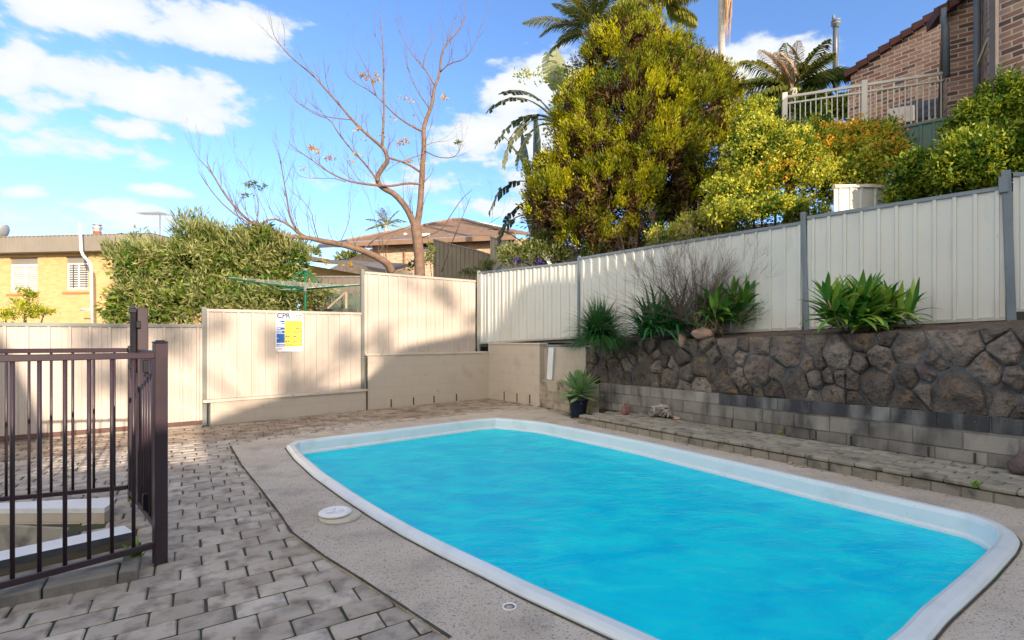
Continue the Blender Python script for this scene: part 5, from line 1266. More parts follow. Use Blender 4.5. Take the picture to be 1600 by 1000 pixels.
mb = MB(); mb.slab([P(1552,240,7.4), P(1760,240,6.3), P(1760,-160,6.3), P(1552,-60,7.4)], (.15,.25,0)); mb.build('wall', M['brick_r'], Hr)
mb = MB(); mb.slab([P(1466,200,9.9), P(1478,200,9.6), P(1478,18,9.6), P(1474,18,9.9)], (.02,.06,0)); mb.build('barge_board', M['black'], Hr)
def pipe(pts, r, mat): mb = MB(); mb.tube(pts, r, 10); return mb.build('downpipe', mat, Hr, smooth=True)
pipe([P(1474,14,9.0),P(1474,30,9.0),P(1478,44,9.0),P(1479,120,9.0)], .052, M['drain'])
pipe([P(1527,-30,8.7),P(1526,240,8.7)], .050, M['drain'])
mb = MB(); q = P(1553,0,7.25); mb.box((q.x,q.y,6.8),(.075,.075,7.5), .3); mb.build('corner_post', mk('brown_post', (.10,.085,.08), (.14,.12,.11), scale=4, rough=.6), Hr)
mb = MB(); mb.slab([P(1541,58,8.0), P(1549,58,7.7), P(1549,-40,7.7), P(1541,-40,8.0)], (.03,.02,0)); wf = mb.build('window', M['drain'], Hr)
mb = MB(); mb.slab([P(1529,104,8.4), P(1546,62,7.7), P(1546,55,7.7), P(1529,98,8.4)], (-.05,-.03,0)); mb.build('sill', mk('sill_cream', (.50,.40,.27), rough=.8), Hr)
mb = MB(); w0, w1 = onr(1412,180), onr(1466,150); 
mb.slab([v-nR*.03 for v in (onr(1392,196), onr(1470,180), onr(1470,154), onr(1392,168))], -nR*.03); wf = mb.build('window', M['glass'], Hr)
mb = MB(); mb.slab([v-nR*.07 for v in (onr(1390,198), onr(1430,190), onr(1430,166), onr(1390,172))], -nR*.03); mb.build('frame', M['blind'], wf)
# flue pipe
fl = P(1305,100,13.2); o = thing('roof_flue', tuple(fl), 'tall grey flue pipe with round cowl above the palm crown', 'flue'); mb = MB(); mb.tube([P(1305,140,13.2),P(1305,62,13.2),P(1305.5,44,13.2)], [.065,.062,.06], 10); mb.tube([P(1309.5,140,13.2),P(1309.5,48,13.2)], .014, 5); mb.build('pipe', mk('flue_steel', (.10,.115,.13), (.16,.175,.19), scale=4, rough=.4, metallic=.3), o, smooth=True)
mb = MB(); mb.lathe([(.0,-.16),(.075,-.16),(.075,-.10),(.115,-.08),(.115,-.05),(.08,-.04),(.08,-.02),(.115,0),(.115,.03),(.06,.06),(.0,.06)], tuple(P(1306,34,13.2)), 16); mb.box(tuple(P(1302.5,27,13.2)),(.06,.04,.10)); mb.build('cowl', M['cap_b'], o, smooth=True)

# balcony railing
Rl = thing('balcony_railing', tuple(P(1226,190,10.7)), 'cream metal balustrade along the terrace below the brick gable', 'railing')
rl0, rl1 = P(1226,152,10.7), P(1480,113.5,9.7); rd_ = Vector(((rl1-rl0).x,(rl1-rl0).y,0)); RLn = rd_.length; rd_.normalize(); anR = math.atan2(rd_.y,rd_.x); zt = (rl0.z+rl1.z)/2
mb = MB(); c = (rl0+rl1)/2
for (dz, h) in ((0,.055),(-.145,.038),(-1.0,.045)):
    mb = MB(); mb.box((c.x,c.y,zt+dz),(RLn,.045,h), anR, bev=.005); mb.build('rail', M['railing'], Rl)
for px in (1226,1350,1479):
    q = along(xy(rl0), xy(rl1), px); mb = MB(); mb.box((q[0],q[1],zt-.45),(.10,.10,1.08), anR, bev=.008); mb.build('post', M['railing'], Rl)
x = .10; k = 0
while x < RLn-.05:
    q = rl0+rd_*x; top_ = zt if k % 2 else zt-.145; mb = MB(); mb.box((q.x,q.y,(top_+zt-1.0)/2),(.018,.018,top_-zt+1.0), anR); mb.build('baluster', M['railing'], Rl); x += .097; k += 1
mb = MB(); bq = [xy(rl0-rd_*.1), xy(rl1+rd_*.1), xy(rl1+rd_*.1+Vector((.6,1.6,0))), xy(rl0-rd_*.1+Vector((.6,1.6,0)))]; mb.prism(bq, zt-1.35, zt-1.08); mb.build('terrace_slab', M['cap_b'], Rl)
simple_fence('metal_fence.007', [(P(1408,197,9.4), P(1535,172,8.8))], M['greensteel'], 'sea green steel fence between the shrubs under the balustrade', zb=3.6, sp=.19)
o = simple_fence('metal_fence.008', [(P(1303,289,7.75), P(1360,288,7.95)), (P(1360,288,7.95), P(1398,292,8.1))], M['sheet_r'], 'short cream fence top showing between the shrubs and the pale fence', zb=2.6, cap=M['cream_cap'], sp=.22)
# ---------------------------------------------------------------- trees and shrubs
LV = {}
LV['conifer'] = leafmat('conifer_leaf', (.07,.11,.007), (.10,.15,.010), (.56,.53,.008), .32)
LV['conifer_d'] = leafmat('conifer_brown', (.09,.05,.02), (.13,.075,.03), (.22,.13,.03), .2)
LV['lime'] = leafmat('lantana_leaf', (.18,.26,.012), (.23,.32,.018), (.86,.80,.10), .4)
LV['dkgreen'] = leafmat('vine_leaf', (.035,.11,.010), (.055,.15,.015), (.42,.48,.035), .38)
LV['olive'] = leafmat('olive_leaf', (.09,.14,.015), (.12,.18,.025), (.45,.45,.17), .35)
LV['flower'] = leafmat('orange_flower', (.60,.22,.01), (.70,.30,.02), (.75,.48,.03), .3)
LV['palm'] = leafmat('palm_leaf', (.06,.095,.02), (.08,.12,.025), (.34,.32,.05), .35)
LV['palm_y'] = leafmat('palm_leaf_yellow', (.24,.25,.03), (.30,.30,.04), (.58,.48,.08), .35)
LV['strel'] = leafmat('paddle_leaf', (.05,.085,.035), (.07,.11,.045), (.33,.34,.17), .25)
LV['yellow'] = leafmat('autumn_leaf', (.55,.28,.02), (.62,.36,.03), (.70,.45,.05), .4)

def limb(mb, pts, Ys, r0, r1, n=8, tone=.5, wob=0):
    k = len(pts); P3 = []
    for i, (x, y) in enumerate(pts):
        Y = lerp(Ys[0], Ys[1], i/max(1,k-1)); P3.append(P(x, y, Y))
    P3 = chaikin(P3, 1, closed=False); m_ = len(P3)
    mb.tube(P3, [lerp(r0, r1, (i/(m_-1))**.8) for i in range(m_)], n, 0, tone); return P3
# ---- bare tree
bt = thing('bare_tree', (P(655,0,15).x,15,0), 'leafless tree with pinkish bark and a few orange leaves behind the tall fence', 'tree')
TY = 15.0; mb = MB(); br_pts = []
base = P(655,430,TY)
mb.tube([(base.x,base.y,0), (base.x,base.y,1.2), tuple(P(656,430,TY)), tuple(P(655,400,TY)), tuple(P(652,372,TY)), tuple(P(650,354,TY))], [.25,.22,.165,.155,.155,.16], 12)
def L_(pts, Ys, r0, r1, keep=True, n=7):
    q = limb(mb, pts, Ys, r0, r1, n)
    if keep: br_pts.append((q, r0, r1))
L_([(650,358),(656,330),(658,300),(660,262),(663,222),(661,204),(667,183),(676,162),(678,138),(687,117),(688,96),(696,69),(720,45),(728,22)], (TY,TY+.3), .11, .010, n=10)
L_([(650,360),(645,345),(635,324),(617,303),(600,295),(592,288),(589,276),(598,262),(606,252),(604,240),(597,229)], (TY,TY-.5), .11, .055, n=10)
L_([(597,229),(600,186),(600,135),(598,60),(593,18)], (TY-.5,TY-.3), .045, .006)
L_([(597,230),(570,207),(549,186),(534,168),(510,141),(489,117),(462,96),(438,72),(429,57)], (TY-.5,TY-1.4), .05, .006)
L_([(592,290),(565,287),(540,282),(510,267),(495,255),(468,237),(453,225)], (TY-.4,TY-1.6), .04, .006)
L_([(591,283),(570,255),(549,234),(528,207),(516,186),(495,180),(468,163),(448,140)], (TY-.4,TY+.6), .035, .005)
L_([(549,187),(516,184),(492,176),(462,158)], (TY-.9,TY-1.2), .018, .005)
L_([(660,271),(636,255),(609,247)], (TY+.1,TY-.4), .035, .03, False); L_([(659,288),(636,286),(612,291),(595,290)], (TY,TY-.4), .035, .03, False)
L_([(661,206),(639,195),(618,180),(603,165),(582,144),(549,126),(538,112)], (TY+.1,TY-.8), .035, .005)
L_([(588,150),(579,120),(566,95),(555,73)], (TY-.5,TY-.9), .02, .004)
L_([(670,168),(651,141),(639,111),(633,84)], (TY+.2,TY-.2), .022, .004); L_([(678,132),(663,105),(645,87),(630,62),(625,50)], (TY+.2,TY+.7), .022, .004)
L_([(661,104),(666,81),(678,60),(687,28)], (TY+.4,TY+.5), .018, .004); L_([(688,112),(702,99),(726,93),(741,72),(756,28)], (TY+.2,TY-.3), .026, .004)
L_([(664,236),(684,246),(706,247),(716,240),(720,226)], (TY,TY-.6), .02, .005); L_([(663,228),(678,222),(700,220)], (TY,TY+.6), .014, .004)
L_([(662,240),(640,248),(618,256),(602,268)], (TY,TY-.7), .016, .008)
L_([(540,284),(520,278),(500,279),(478,278),(465,274)], (TY-.8,TY-1.1), .015, .004)
L_([(612,425),(606,412),(590,402),(566,391),(530,381),(500,376),(479,371),(440,369),(425,363),(398,352),(375,333),(350,303),(330,268),(311,249)], (TY-.2,TY-2.2), .13, .007, n=9)
L_([(500,376),(470,368),(450,350),(425,340),(398,355),(355,327),(325,292),(310,267)], (TY-.7,TY-2.4), .05, .006)
L_([(479,371),(465,362),(453,341),(449,315),(446,296),(440,262),(435,238)], (TY-.8,TY-1.4), .045, .006)
L_([(440,369),(410,360),(385,352),(372,340),(357,300),(350,285)], (TY-1,TY-2), .02, .005)
L_([(398,354),(405,328),(400,300),(388,272),(374,250)], (TY-1.2,TY-1), .018, .004)
L_([(498,375),(490,350),(487,330),(470,310),(455,300)], (TY-.8,TY-1), .02, .004); L_([(530,381),(545,350),(548,320),(545,300)], (TY-.6,TY-.4), .016, .003)
L_([(566,391),(590,370),(620,360),(645,352),(652,335)], (TY-.4,TY), .02, .012, False)
L_([(590,402),(600,380),(588,352),(580,325)], (TY-.3,TY-.8), .016, .004)
L_([(657,372),(690,360),(705,335),(722,310),(738,296)], (TY+.2,TY-.4), .022, .006, False); L_([(690,425),(704,385),(722,340),(735,308)], (TY+.6,TY+.4), .02, .006); L_([(758,354),(772,344),(782,338)], (TY+.2,TY), .010, .004)
rg = random.Random(17)
tips_ = []
for q, r0, r1 in br_pts:
    m_ = len(q)
    for i in range(2, m_):
        t = i/m_; num = 1 if rg.random() < .8 else 0
        for _ in range(num):
            j = min(m_-1,i); d = (q[j]-q[j-1]).normalized(); a = Vector((rg.gauss(0,1), rg.gauss(0,.8), rg.gauss(.5,.7))).normalized(); nd = (d*.8+a*.85+Vector((0,0,.35))).normalized()
            rr = lerp(r0, r1, t)
            twigs(mb, q[j], nd, rg.uniform(.4,1.15)*(1-.3*t), min(.012,rr*.5), 3, rg, .60, .5, 5, (1,3)); tips_.append(q[j]+nd*.5)
mb.build('trunk_and_branches', M['bark'], bt, smooth=True)
cl = []
for (x,y) in ((571,122),(566,118),(582,128),(526,205),(490,232),(468,262),(518,246),(548,252),(630,152),(640,158),(632,222),(640,256),(648,205),(612,188),(588,120),(555,242),(570,218),(500,240),(600,210),(690,155),(650,180),(402,395),(500,410),(508,412),(540,415),(548,418),(658,255),(696,152),(627,226),(386,402),(392,385),(560,205)):
    cl.append(tuple(P(x+rg.uniform(-2,2), y+rg.uniform(-2,2), TY-.5+rg.uniform(-.6,.6)))+(.09,.09,.09))
foliage('leaves', cl, 110, .06, 5, .085, .022, LV['yellow'], bt, shell=.9, up=-.2, rnd=1, tone=(0,1))
g_ = [tuple(P(x,y,TY-1.2))+(.16,.12,.06) for x,y in ((388,292),(412,292),(718,224),(395,288),(596,355),(388,307))]
foliage('green_leaves', g_, 60, .05, 5, .08, .02, LV['olive'], bt, shell=.9, up=0, rnd=1, tone=(0,.6))

def trunk(o, a, b, r0, r1, mat=None, n=8, extra=()):
    mb = MB(); mb.tube([a, Vector(a).lerp(Vector(b),.5), b], [r0,(r0+r1)/2,r1], n)
    for e_ in extra: mb.tube([Vector(a).lerp(Vector(b),e_[0]), e_[1]], [r1*.7, r1*.2], 6)
    return mb.build('trunk', mat or M['bark_d'], o, smooth=True)
def Bl(px, py, Y, rpx, rpy, ry=None):
    p = P(px,py,Y); rx = rpx/F*Y; rz = rpy/F*Y; return (p.x,p.y,p.z,rx,ry or (rx+rz)/2,rz)
# ---- big conifer
CY = 12.6; cb = P(990,430,CY); cf = thing('conifer_tree', (cb.x,cb.y,2), 'huge dense golden green conifer leaning over the fence', 'tree')
blobs = [Bl(985,230,CY,105,130),Bl(985,120,CY,85,75),Bl(975,70,CY,48,45),Bl(917,260,CY-.3,58,75),Bl(880,330,CY-.4,60,60),Bl(950,330,CY-.6,80,75),Bl(1060,190,CY,85,85),Bl(1110,150,CY,45,45),
         Bl(1120,250,CY-.2,60,60),Bl(1040,310,CY-.5,80,60),Bl(850,290,CY-.1,30,36),Bl(910,185,CY,38,50),Bl(1010,60,CY,28,30),Bl(1045,110,CY,45,48),Bl(1085,135,CY,42,40),Bl(925,380,CY-.7,45,30),Bl(1000,375,CY-.8,35,25),Bl(1150,290,CY-.3,40,35),Bl(1090,330,CY-.2,55,45),Bl(1030,250,CY-.7,70,70),Bl(1148,165,CY,22,30),Bl(945,105,CY,34,34)]
blobs = [b[:4]+(b[4]*.85,)+b[5:] for b in blobs]
sunv = np.array(TO_SUN)
def ctone(c, t):
    n_ = np.array([noise.noise(Vector(p)*1.9)+.6*noise.noise(Vector(p)*.7) for p in c]); return t*.6+.22+n_*.75
foliage('crown', lumpy(blobs,9,(.13,.26),6), 5200, .24, 36, .085, .0135, LV['conifer'], cf, shell=.22, up=.75, out=.8, rnd=.42, spray=True, tone=(.05,.65), tvar=.15, tone_fn=ctone, gap=(2.3,-.20))
foliage('brown_sprays', blobs, 450, .22, 16, .13, .014, LV['conifer_d'], cf, shell=.42, up=.2, out=.5, rnd=.8, spray=True, tone=(.0,.8))
b2_ = [tuple(b[:3])+tuple(v*.80 for v in b[3:]) for b in blobs]+[Bl(900,372,CY+.4,70,40),Bl(1000,350,CY+.6,100,55),Bl(1090,330,CY+.5,60,50),Bl(1150,340,CY+.3,50,30)]
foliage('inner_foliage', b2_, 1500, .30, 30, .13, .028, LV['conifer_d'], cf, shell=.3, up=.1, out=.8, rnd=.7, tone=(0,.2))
trunk(cf, (cb.x,cb.y,1.5), P(985,90,CY), .28, .07, extra=[(.4,P(880,290,CY)),(.5,P(1090,220,CY)),(.3,P(930,350,CY-.5)),(.3,P(1060,320,CY-.4)),(.7,P(930,150,CY))])
# ---- lantana bank behind the fence
LY = 9.9; lb = P(1230,330,LY); sh_ = thing('flowering_shrub', (lb.x,lb.y,3), 'sprawling yellow green shrub with orange flowers under the balustrade', 'shrub')
blobs = [Bl(1190,250,LY,60,60),Bl(1160,320,LY-.4,55,40),Bl(1240,290,LY-.5,70,60),Bl(1300,252,LY-.3,75,52),Bl(1360,235,LY-.5,55,44),Bl(1320,290,LY-1.0,70,35),Bl(1375,268,LY-1.1,40,42),Bl(1225,222,LY,40,26),Bl(1180,190,LY+.3,30,35),Bl(1270,218,LY,40,20),Bl(1200,335,LY-.9,90,22),Bl(1100,365,LY+.3,60,30),Bl(1060,380,LY+.7,50,25)]
blobs = lumpy([b[:4]+(b[4]*.7,)+b[5:] for b in blobs], 5, (.15,.38), 3)
foliage('leaves', blobs, 3800, .12, 20, .060, .019, LV['lime'], sh_, shell=.4, up=.4, out=.6, rnd=.9, tone=(.25,1.0), tvar=.3, gap=(3.0,-.22))
foliage('flowers', [Bl(1300,250,LY-.6,90,55),Bl(1360,220,LY-.8,50,40),Bl(1215,290,LY-.7,40,50),Bl(1390,255,LY-1.4,40,40)], 420, .05, 7, .034, .016, LV['flower'], sh_, shell=.5, up=.5, rnd=.9, tone=(0,1))
b2_ = [tuple(b[:3])+tuple(v*.8 for v in b[3:]) for b in blobs]
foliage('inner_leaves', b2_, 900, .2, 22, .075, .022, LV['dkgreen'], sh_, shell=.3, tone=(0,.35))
mb = MB()
for i in range(12): b_ = blobs[i]; mb.tube([(b_[0],b_[1]+.5,2.0),(b_[0],b_[1]+.2,b_[2]),(b_[0]+.1,b_[1],b_[2]+b_[5]*.8)], [.03,.02,.006], 5)
mb.build('stems', M['bark_d'], sh_)
# ---- green shrub at far right
RY = 7.4; lb = P(1530,300,RY); s2 = thing('leafy_shrub', (lb.x,lb.y,3), 'lush green shrub spilling over the fence at the right edge', 'shrub')
blobs = [Bl(1560,210,RY,75,60),Bl(1500,278,RY-.2,50,38),Bl(1540,260,RY-.3,80,55),Bl(1440,275,RY+.1,35,35),Bl(1600,190,RY-.2,50,60),Bl(1640,230,RY-.5,60,80),Bl(1525,215,RY+.1,28,28),Bl(1575,160,RY,40,28),Bl(1420,300,RY+.2,30,25),Bl(1690,200,RY-.8,60,80)]
blobs = lumpy([b[:4]+(b[4]*.6,)+b[5:] for b in blobs], 5, (.15,.4), 4)
foliage('leaves', blobs, 3000, .12, 24, .075, .015, LV['dkgreen'], s2, shell=.45, up=-.05, out=.7, rnd=.8, tone=(.0,.85), tvar=.3, droop=.2, gap=(3.0,-.20))
foliage('leaves_front', blobs, 900, .10, 18, .07, .014, LV['lime'], s2, shell=.12, up=.2, out=.9, rnd=.8, tone=(.1,.6))
b2_ = [tuple(b[:3])+tuple(v*.8 for v in b[3:]) for b in blobs]
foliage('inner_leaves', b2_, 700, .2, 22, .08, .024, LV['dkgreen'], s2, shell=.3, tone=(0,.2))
mb = MB()
for b_ in blobs[:11]: mb.tube([(b_[0],b_[1]+.5,2.2),(b_[0],b_[1]+.2,b_[2]),(b_[0]+.1,b_[1],b_[2]+b_[5]*.8)], [.03,.02,.006], 5)
mb.build('stems', M['bark_d'], s2)
# ---- olive shrub on the left, behind the low fences
OY = 13.8; lb = P(320,500,OY); s3 = thing('weeping_shrub', (lb.x,lb.y,0), 'large pale olive shrub with drooping narrow leaves in front of the left house', 'shrub')
blobs = [Bl(310,440,OY,100,62),Bl(250,455,OY-.3,60,48),Bl(210,428,OY,34,16),Bl(385,440,OY,70,55),Bl(308,398,OY,40,26),Bl(400,395,OY,45,40),Bl(350,480,OY-.7,120,40),Bl(230,480,OY-.6,60,40),Bl(450,430,OY+.1,28,50),Bl(440,475,OY-.2,50,30),Bl(303,366,OY,22,12),Bl(262,405,OY,26,18),Bl(360,395,OY,38,22),Bl(335,375,OY,26,12),Bl(420,380,OY,22,12),Bl(500,465,OY-.2,26,10),Bl(183,403,OY,16,7),Bl(222,375,OY,12,7)]
blobs = lumpy([b[:4]+(b[4]*.7,)+b[5:] for b in blobs], 4, (.12,.28), 5)
foliage('leaves', blobs, 3400, .22, 22, .18, .018, LV['olive'], s3, shell=.5, up=.15, out=.6, rnd=.9, tone=(.15,1.0), tvar=.35, droop=.1, gap=(2.2,-.15))
sp2 = [Bl(301,362,OY,24,20),Bl(303,376,OY,30,18),Bl(185,405,OY,22,10),Bl(455,405,OY,24,20),Bl(405,395,OY,50,30),Bl(235,405,OY,60,16),Bl(340,378,OY,60,16)]
foliage('shoots', sp2, 330, .26, 12, .20, .014, LV['olive'], s3, shell=.3, up=.9, out=.5, rnd=.5, spray=True, tone=(.2,.9))
b2_ = [tuple(b[:3])+tuple(v*.8 for v in b[3:]) for b in blobs]
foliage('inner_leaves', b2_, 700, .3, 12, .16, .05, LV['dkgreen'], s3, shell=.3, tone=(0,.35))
trunk(s3, (lb.x,lb.y,0), P(320,420,OY), .12, .05, extra=[(.4,P(250,430,OY)),(.5,P(390,430,OY))])
# ---- small shrubs
def shrub(name, label, blobs, mat, n, per, L, w, bloc, tone=(0,.8), rcl=.1, extra=None, cat='shrub', **kw):
    o = thing(name, tuple(bloc), label, cat); foliage('leaves', blobs, n, rcl, per, L, w, LV[mat], o, tone=tone, **kw)
    mb = MB()
    for b_ in blobs: mb.tube([tuple(bloc), (b_[0],b_[1],b_[2]-.3*b_[5]), (b_[0]+.03,b_[1],b_[2]+b_[5]*.9)], [.02,.012,.004], 5)
    mb.build('stems', M['bark_d'], o); return o
p = P(38,520,8.6); shrub('small_shrub', 'small yellow green shrub poking above the left fence in front of the house wall', [Bl(38,488,8.6,24,18),Bl(41,466,8.6,9,16),Bl(68,490,8.6,18,8),Bl(8,495,8.6,14,10)], 'lime', 170, 10, .05, .013, (p.x,p.y,.8), rcl=.07, shell=.7)
p = P(820,440,12.6); o = shrub('flowering_bush', 'low bushy plant with purple flowers peeking over the back corner fence', [Bl(800,402,12.4,22,18),Bl(835,398,12.3,26,20),Bl(870,400,12.2,24,18),Bl(850,385,12.6,30,22)], 'olive', 420, 12, .09, .018, (p.x,p.y,1.4), rcl=.12, shell=.7, up=.5)
LV['purple'] = leafmat('purple_flower',(.13,.07,.40),(.17,.10,.48),(.25,.16,.55))
for b_ in (Bl(808,407,12.2,5,4),Bl(860,403,12.0,5,3),Bl(843,410,12.0,5,3)): foliage('flower_head', [b_], 10, .04, 5, .05, .02, LV['purple'], o, shell=.9)
mb = MB(); mb.slab([P(846,395,12.0),P(858,415,12.0),P(862,412,12.0),P(850,392,12.0)], (0,.02,0)); tag(mb.build('garden_stake', M['white'], loc=tuple(P(854,410,12.0))), 'slanting white stake among the plants above the back fence', 'stake')
p = P(690,430,16); shrub('vine', 'leafy vine climbing beside the bare tree trunk', [Bl(672,405,16,7,25),Bl(648,418,15.5,10,10),Bl(760,420,16.5,14,14),Bl(735,428,16.5,18,6)], 'olive', 150, 9, .09, .02, (p.x,p.y,1.0), rcl=.12, shell=.8)
p = P(480,398,40); o = shrub('distant_bush', 'faint distant bushes above the carport roof', [Bl(470,390,40,12,7),Bl(490,394,40,10,5),Bl(545,404,40,20,6)], 'olive', 120, 8, .3, .08, (p.x,p.y,0), rcl=.3, shell=.8)

p = P(1280,200,12.5); shrub('garden_shrub', 'dark green shrub behind the left end of the balustrade', [Bl(1255,185,12.3,32,34),Bl(1300,180,12.2,34,24),Bl(1335,170,12.0,18,20),Bl(1210,180,12.6,30,34)], 'dkgreen', 420, 14, .12, .03, (p.x,p.y,4), rcl=.14, shell=.7, tone=(0,.5))
# ---- palms
def frond(mb, base, az, el, L, droop, nl=40, ll=.45, lw=.021, hang=.4, tone=.5, mi=0, n=9):
    d = Vector((math.cos(az)*math.cos(el), math.sin(az)*math.cos(el), math.sin(el))); p = Vector(base); pts = [p.copy()]; st = L/n
    for i in range(n): p = p+d*st; pts.append(p.copy()); d = (d+Vector((0,0,-droop*st*(.4+i/n)))).normalized()
    mb.tube(pts, [lerp(.028,.005,i/n) for i in range(n+1)], 4, mi, tone)
    side0 = Vector((-math.sin(az), math.cos(az), 0))
    for i in range(nl):
        t = .16+.84*i/nl; k = t*n; a = int(min(k,n-1)); q = pts[a].lerp(pts[a+1], k-a); tg = (pts[a+1]-pts[a]).normalized()
        l = ll*math.sin(math.pi*min(1,.25+.75*t))**.6*random.uniform(.85,1.1)
        for s_ in (-1,1):
            dd = (side0*s_*.8+tg*.75+Vector((0,0,random.uniform(-.1,.2)-hang*.3))).normalized(); q1 = q+dd*l*.5; dd2 = (dd+Vector((0,0,-hang*1.3))).normalized(); q2 = q1+dd2*l*.5
            nn_ = dd.cross(Vector((0,0,1))); nn_ = nn_.normalized() if nn_.length > .01 else side0
            w2 = nn_*(lw if mi < 2 else lw*.45); tt = min(1,max(0,tone+random.uniform(-.25,.25)))
            mb.add([q-w2*.6, q+w2*.6, q1+w2, q1-w2, q2], [(0,1,2,3),(3,2,4)], mi, tt)
def palm(name, label, c, fr, tr=None, trr=(.12,.10), mats=None, dead=(), cat='palm tree'):
    o = thing(name, (c.x,c.y,2), label, cat); mats = mats or [LV['palm'], LV['palm_y'], M['oldfrond']]
    for f in fr: mb = MB(); frond(mb, c, *f[:4], **f[4]); mb.build('frond', mats, o)
    if tr is not None:
        mb = MB(); mb.tube([tr, Vector(tr).lerp(c,.5), c], [trr[0],(trr[0]+trr[1])/2,trr[1]], 12); mb.build('trunk', M['palm_trunk'], o, smooth=True)
    return o
# king palm left of the conifer top
c = P(925,52,17.5); fr = []
for az, el, L, dr, kw in ((175,28,2.6,.40,dict(mi=1,tone=.5,hang=.5)),(150,55,2.2,.4,dict(tone=.2)),(95,70,2.2,.25,dict(tone=.3)),(40,55,2.0,.3,dict(tone=.2)),(10,35,2.4,.35,dict(tone=.3)),(-20,20,2.0,.5,dict(tone=.2)),(-60,40,1.8,.5,dict(tone=.15)),(205,10,2.3,.75,dict(tone=.1)),(230,20,1.9,.7,dict(tone=.2)),
                          (255,45,1.8,.6,dict(tone=.3)),(185,-5,2.0,.9,dict(tone=.1)),(-10,-5,2.0,.8,dict(tone=.05)),(60,25,2.2,.5,dict(tone=.2)),(120,35,2.2,.5,dict(tone=.35)),(215,50,1.6,.8,dict(mi=1,tone=.3)),(290,65,1.7,.4,dict(tone=.3))):
    kw.setdefault('ll',.60); kw.setdefault('hang',.35); fr.append((R(az),R(el),L,dr,kw))
palm('palm_tree', 'feathery palm crown rising left of the conifer top', c, fr, (c.x,c.y+.2,2), (.16,.11))
# weeping palm behind the conifer top
c = P(1030,8,19); fr = [(R(a),R(e_),L,dr,dict(ll=.75,hang=2.4,mi=m,tone=t,lw=.026)) for a,e_,L,dr,m,t in ((180,50,1.7,.75,1,.3),(200,15,1.8,.6,1,.2),(150,70,1.6,.6,1,.4),(90,80,1.5,.3,1,.3),(30,60,1.5,.75,1,.2),(0,40,1.9,.85,1,.2),(-30,55,1.5,1.0,1,.1),(-90,30,1.6,.9,1,.3),(250,35,1.7,.8,1,.3),(10,10,1.7,.8,0,.5),(320,20,1.5,1.0,1,.3),(-5,-10,1.7,.8,1,.0),(160,30,1.8,.8,0,.5))]
palm('palm_tree.001', 'weeping yellow green palm showing right of the conifer top', c, fr, (c.x,c.y+.3,2), (.15,.12))
# low palm by the brick gable
c = P(1238,140,12.2); fr = []
for az, el, L, dr, m, t in ((170,50,1.5,.8,1,.2),(150,35,1.6,.8,0,.3),(190,20,1.5,.8,0,.2),(185,60,1.3,.9,2,.6),(120,60,1.5,.5,0,.4),(80,75,1.5,.4,0,.3),(50,55,1.6,.5,0,.2),(20,50,1.7,.6,0,.1),(0,35,1.7,.7,0,.1),(-20,20,1.6,.8,0,.0),(20,5,1.6,.7,0,.05),(-60,40,1.1,1.0,0,.3),(220,45,1.2,1.0,2,.7),(250,60,1.1,1.0,2,.6),(200,0,1.3,.8,0,.3),(-5,-10,1.6,.6,0,.1),(180,-15,1.3,.6,0,.4),(60,20,1.6,.7,0,.1),(140,10,1.5,.7,0,.2),(300,55,1.2,.9,0,.2),(100,45,1.7,.5,1,.2),(35,35,1.9,.6,0,.1),(205,-30,1.1,.4,0,.2),(-15,-25,1.3,.3,0,.1)):
    fr.append((R(az),R(el),L,dr,dict(ll=.48,hang=1.0 if m else .8,mi=m,tone=t,nl=44)))
palm('palm_tree.002', 'low bushy palm with some bleached dead fronds left of the brick gable', c, fr, (c.x-.1,c.y,3.2), (.13,.11))
# tall bare palm trunk with dead frond skirt
c = P(1128,-60,15.5); o = thing('palm_tree', (c.x,c.y,2), 'tall smooth pale palm trunk with a hanging dead frond, crown out of view', 'palm tree'); o.name = 'palm_tree.003'
mb = MB(); tp = [(P(1127,480,15.5)), P(1127,200,15.5), P(1127.5,100,15.5), P(1128,0,15.5), c]; mb.tube(resample(tp,.35,False), .105, 14); 
mb.build('trunk', M['palm_trunk'], o, smooth=True)
mb = MB()
for i in range(80):
    x = 1137+rg.uniform(-3,7); y0 = rg.uniform(-60,20); y1 = y0+rg.uniform(30,75); a = P(x,y0,15.3+rg.uniform(-.1,.2)); b = P(x-rg.uniform(0,5),min(y1,74),15.3); w2 = Vector((rg.uniform(.006,.016),0,0))
    mb.add([a-w2,a+w2,b+w2*.2,b-w2*.2], [(0,1,2,3)], 0, rg.random())
mb.build('dead_frond', M['oldfrond'], o)
mb = MB()
for k in range(9): frond(mb, c+Vector((0,0,.6)), k*.7, R(30), 2.4, .5, ll=.5, tone=.3)
mb.build('crown', [LV['palm'], LV['palm_y']], o)
# far small palm
c = P(603,352,34); fr = [(R(a),R(e_),1.5,.6,dict(ll=.5,lw=.05,mi=1,tone=.4,nl=12)) for a,e_ in ((180,30),(150,60),(90,80),(30,60),(0,25),(-20,0),(200,-5),(270,50),(60,40),(120,40))]
palm('palm_tree.004', 'tiny distant palm behind the brown tiled roof', c, fr, (c.x,c.y,2), (.15,.12))

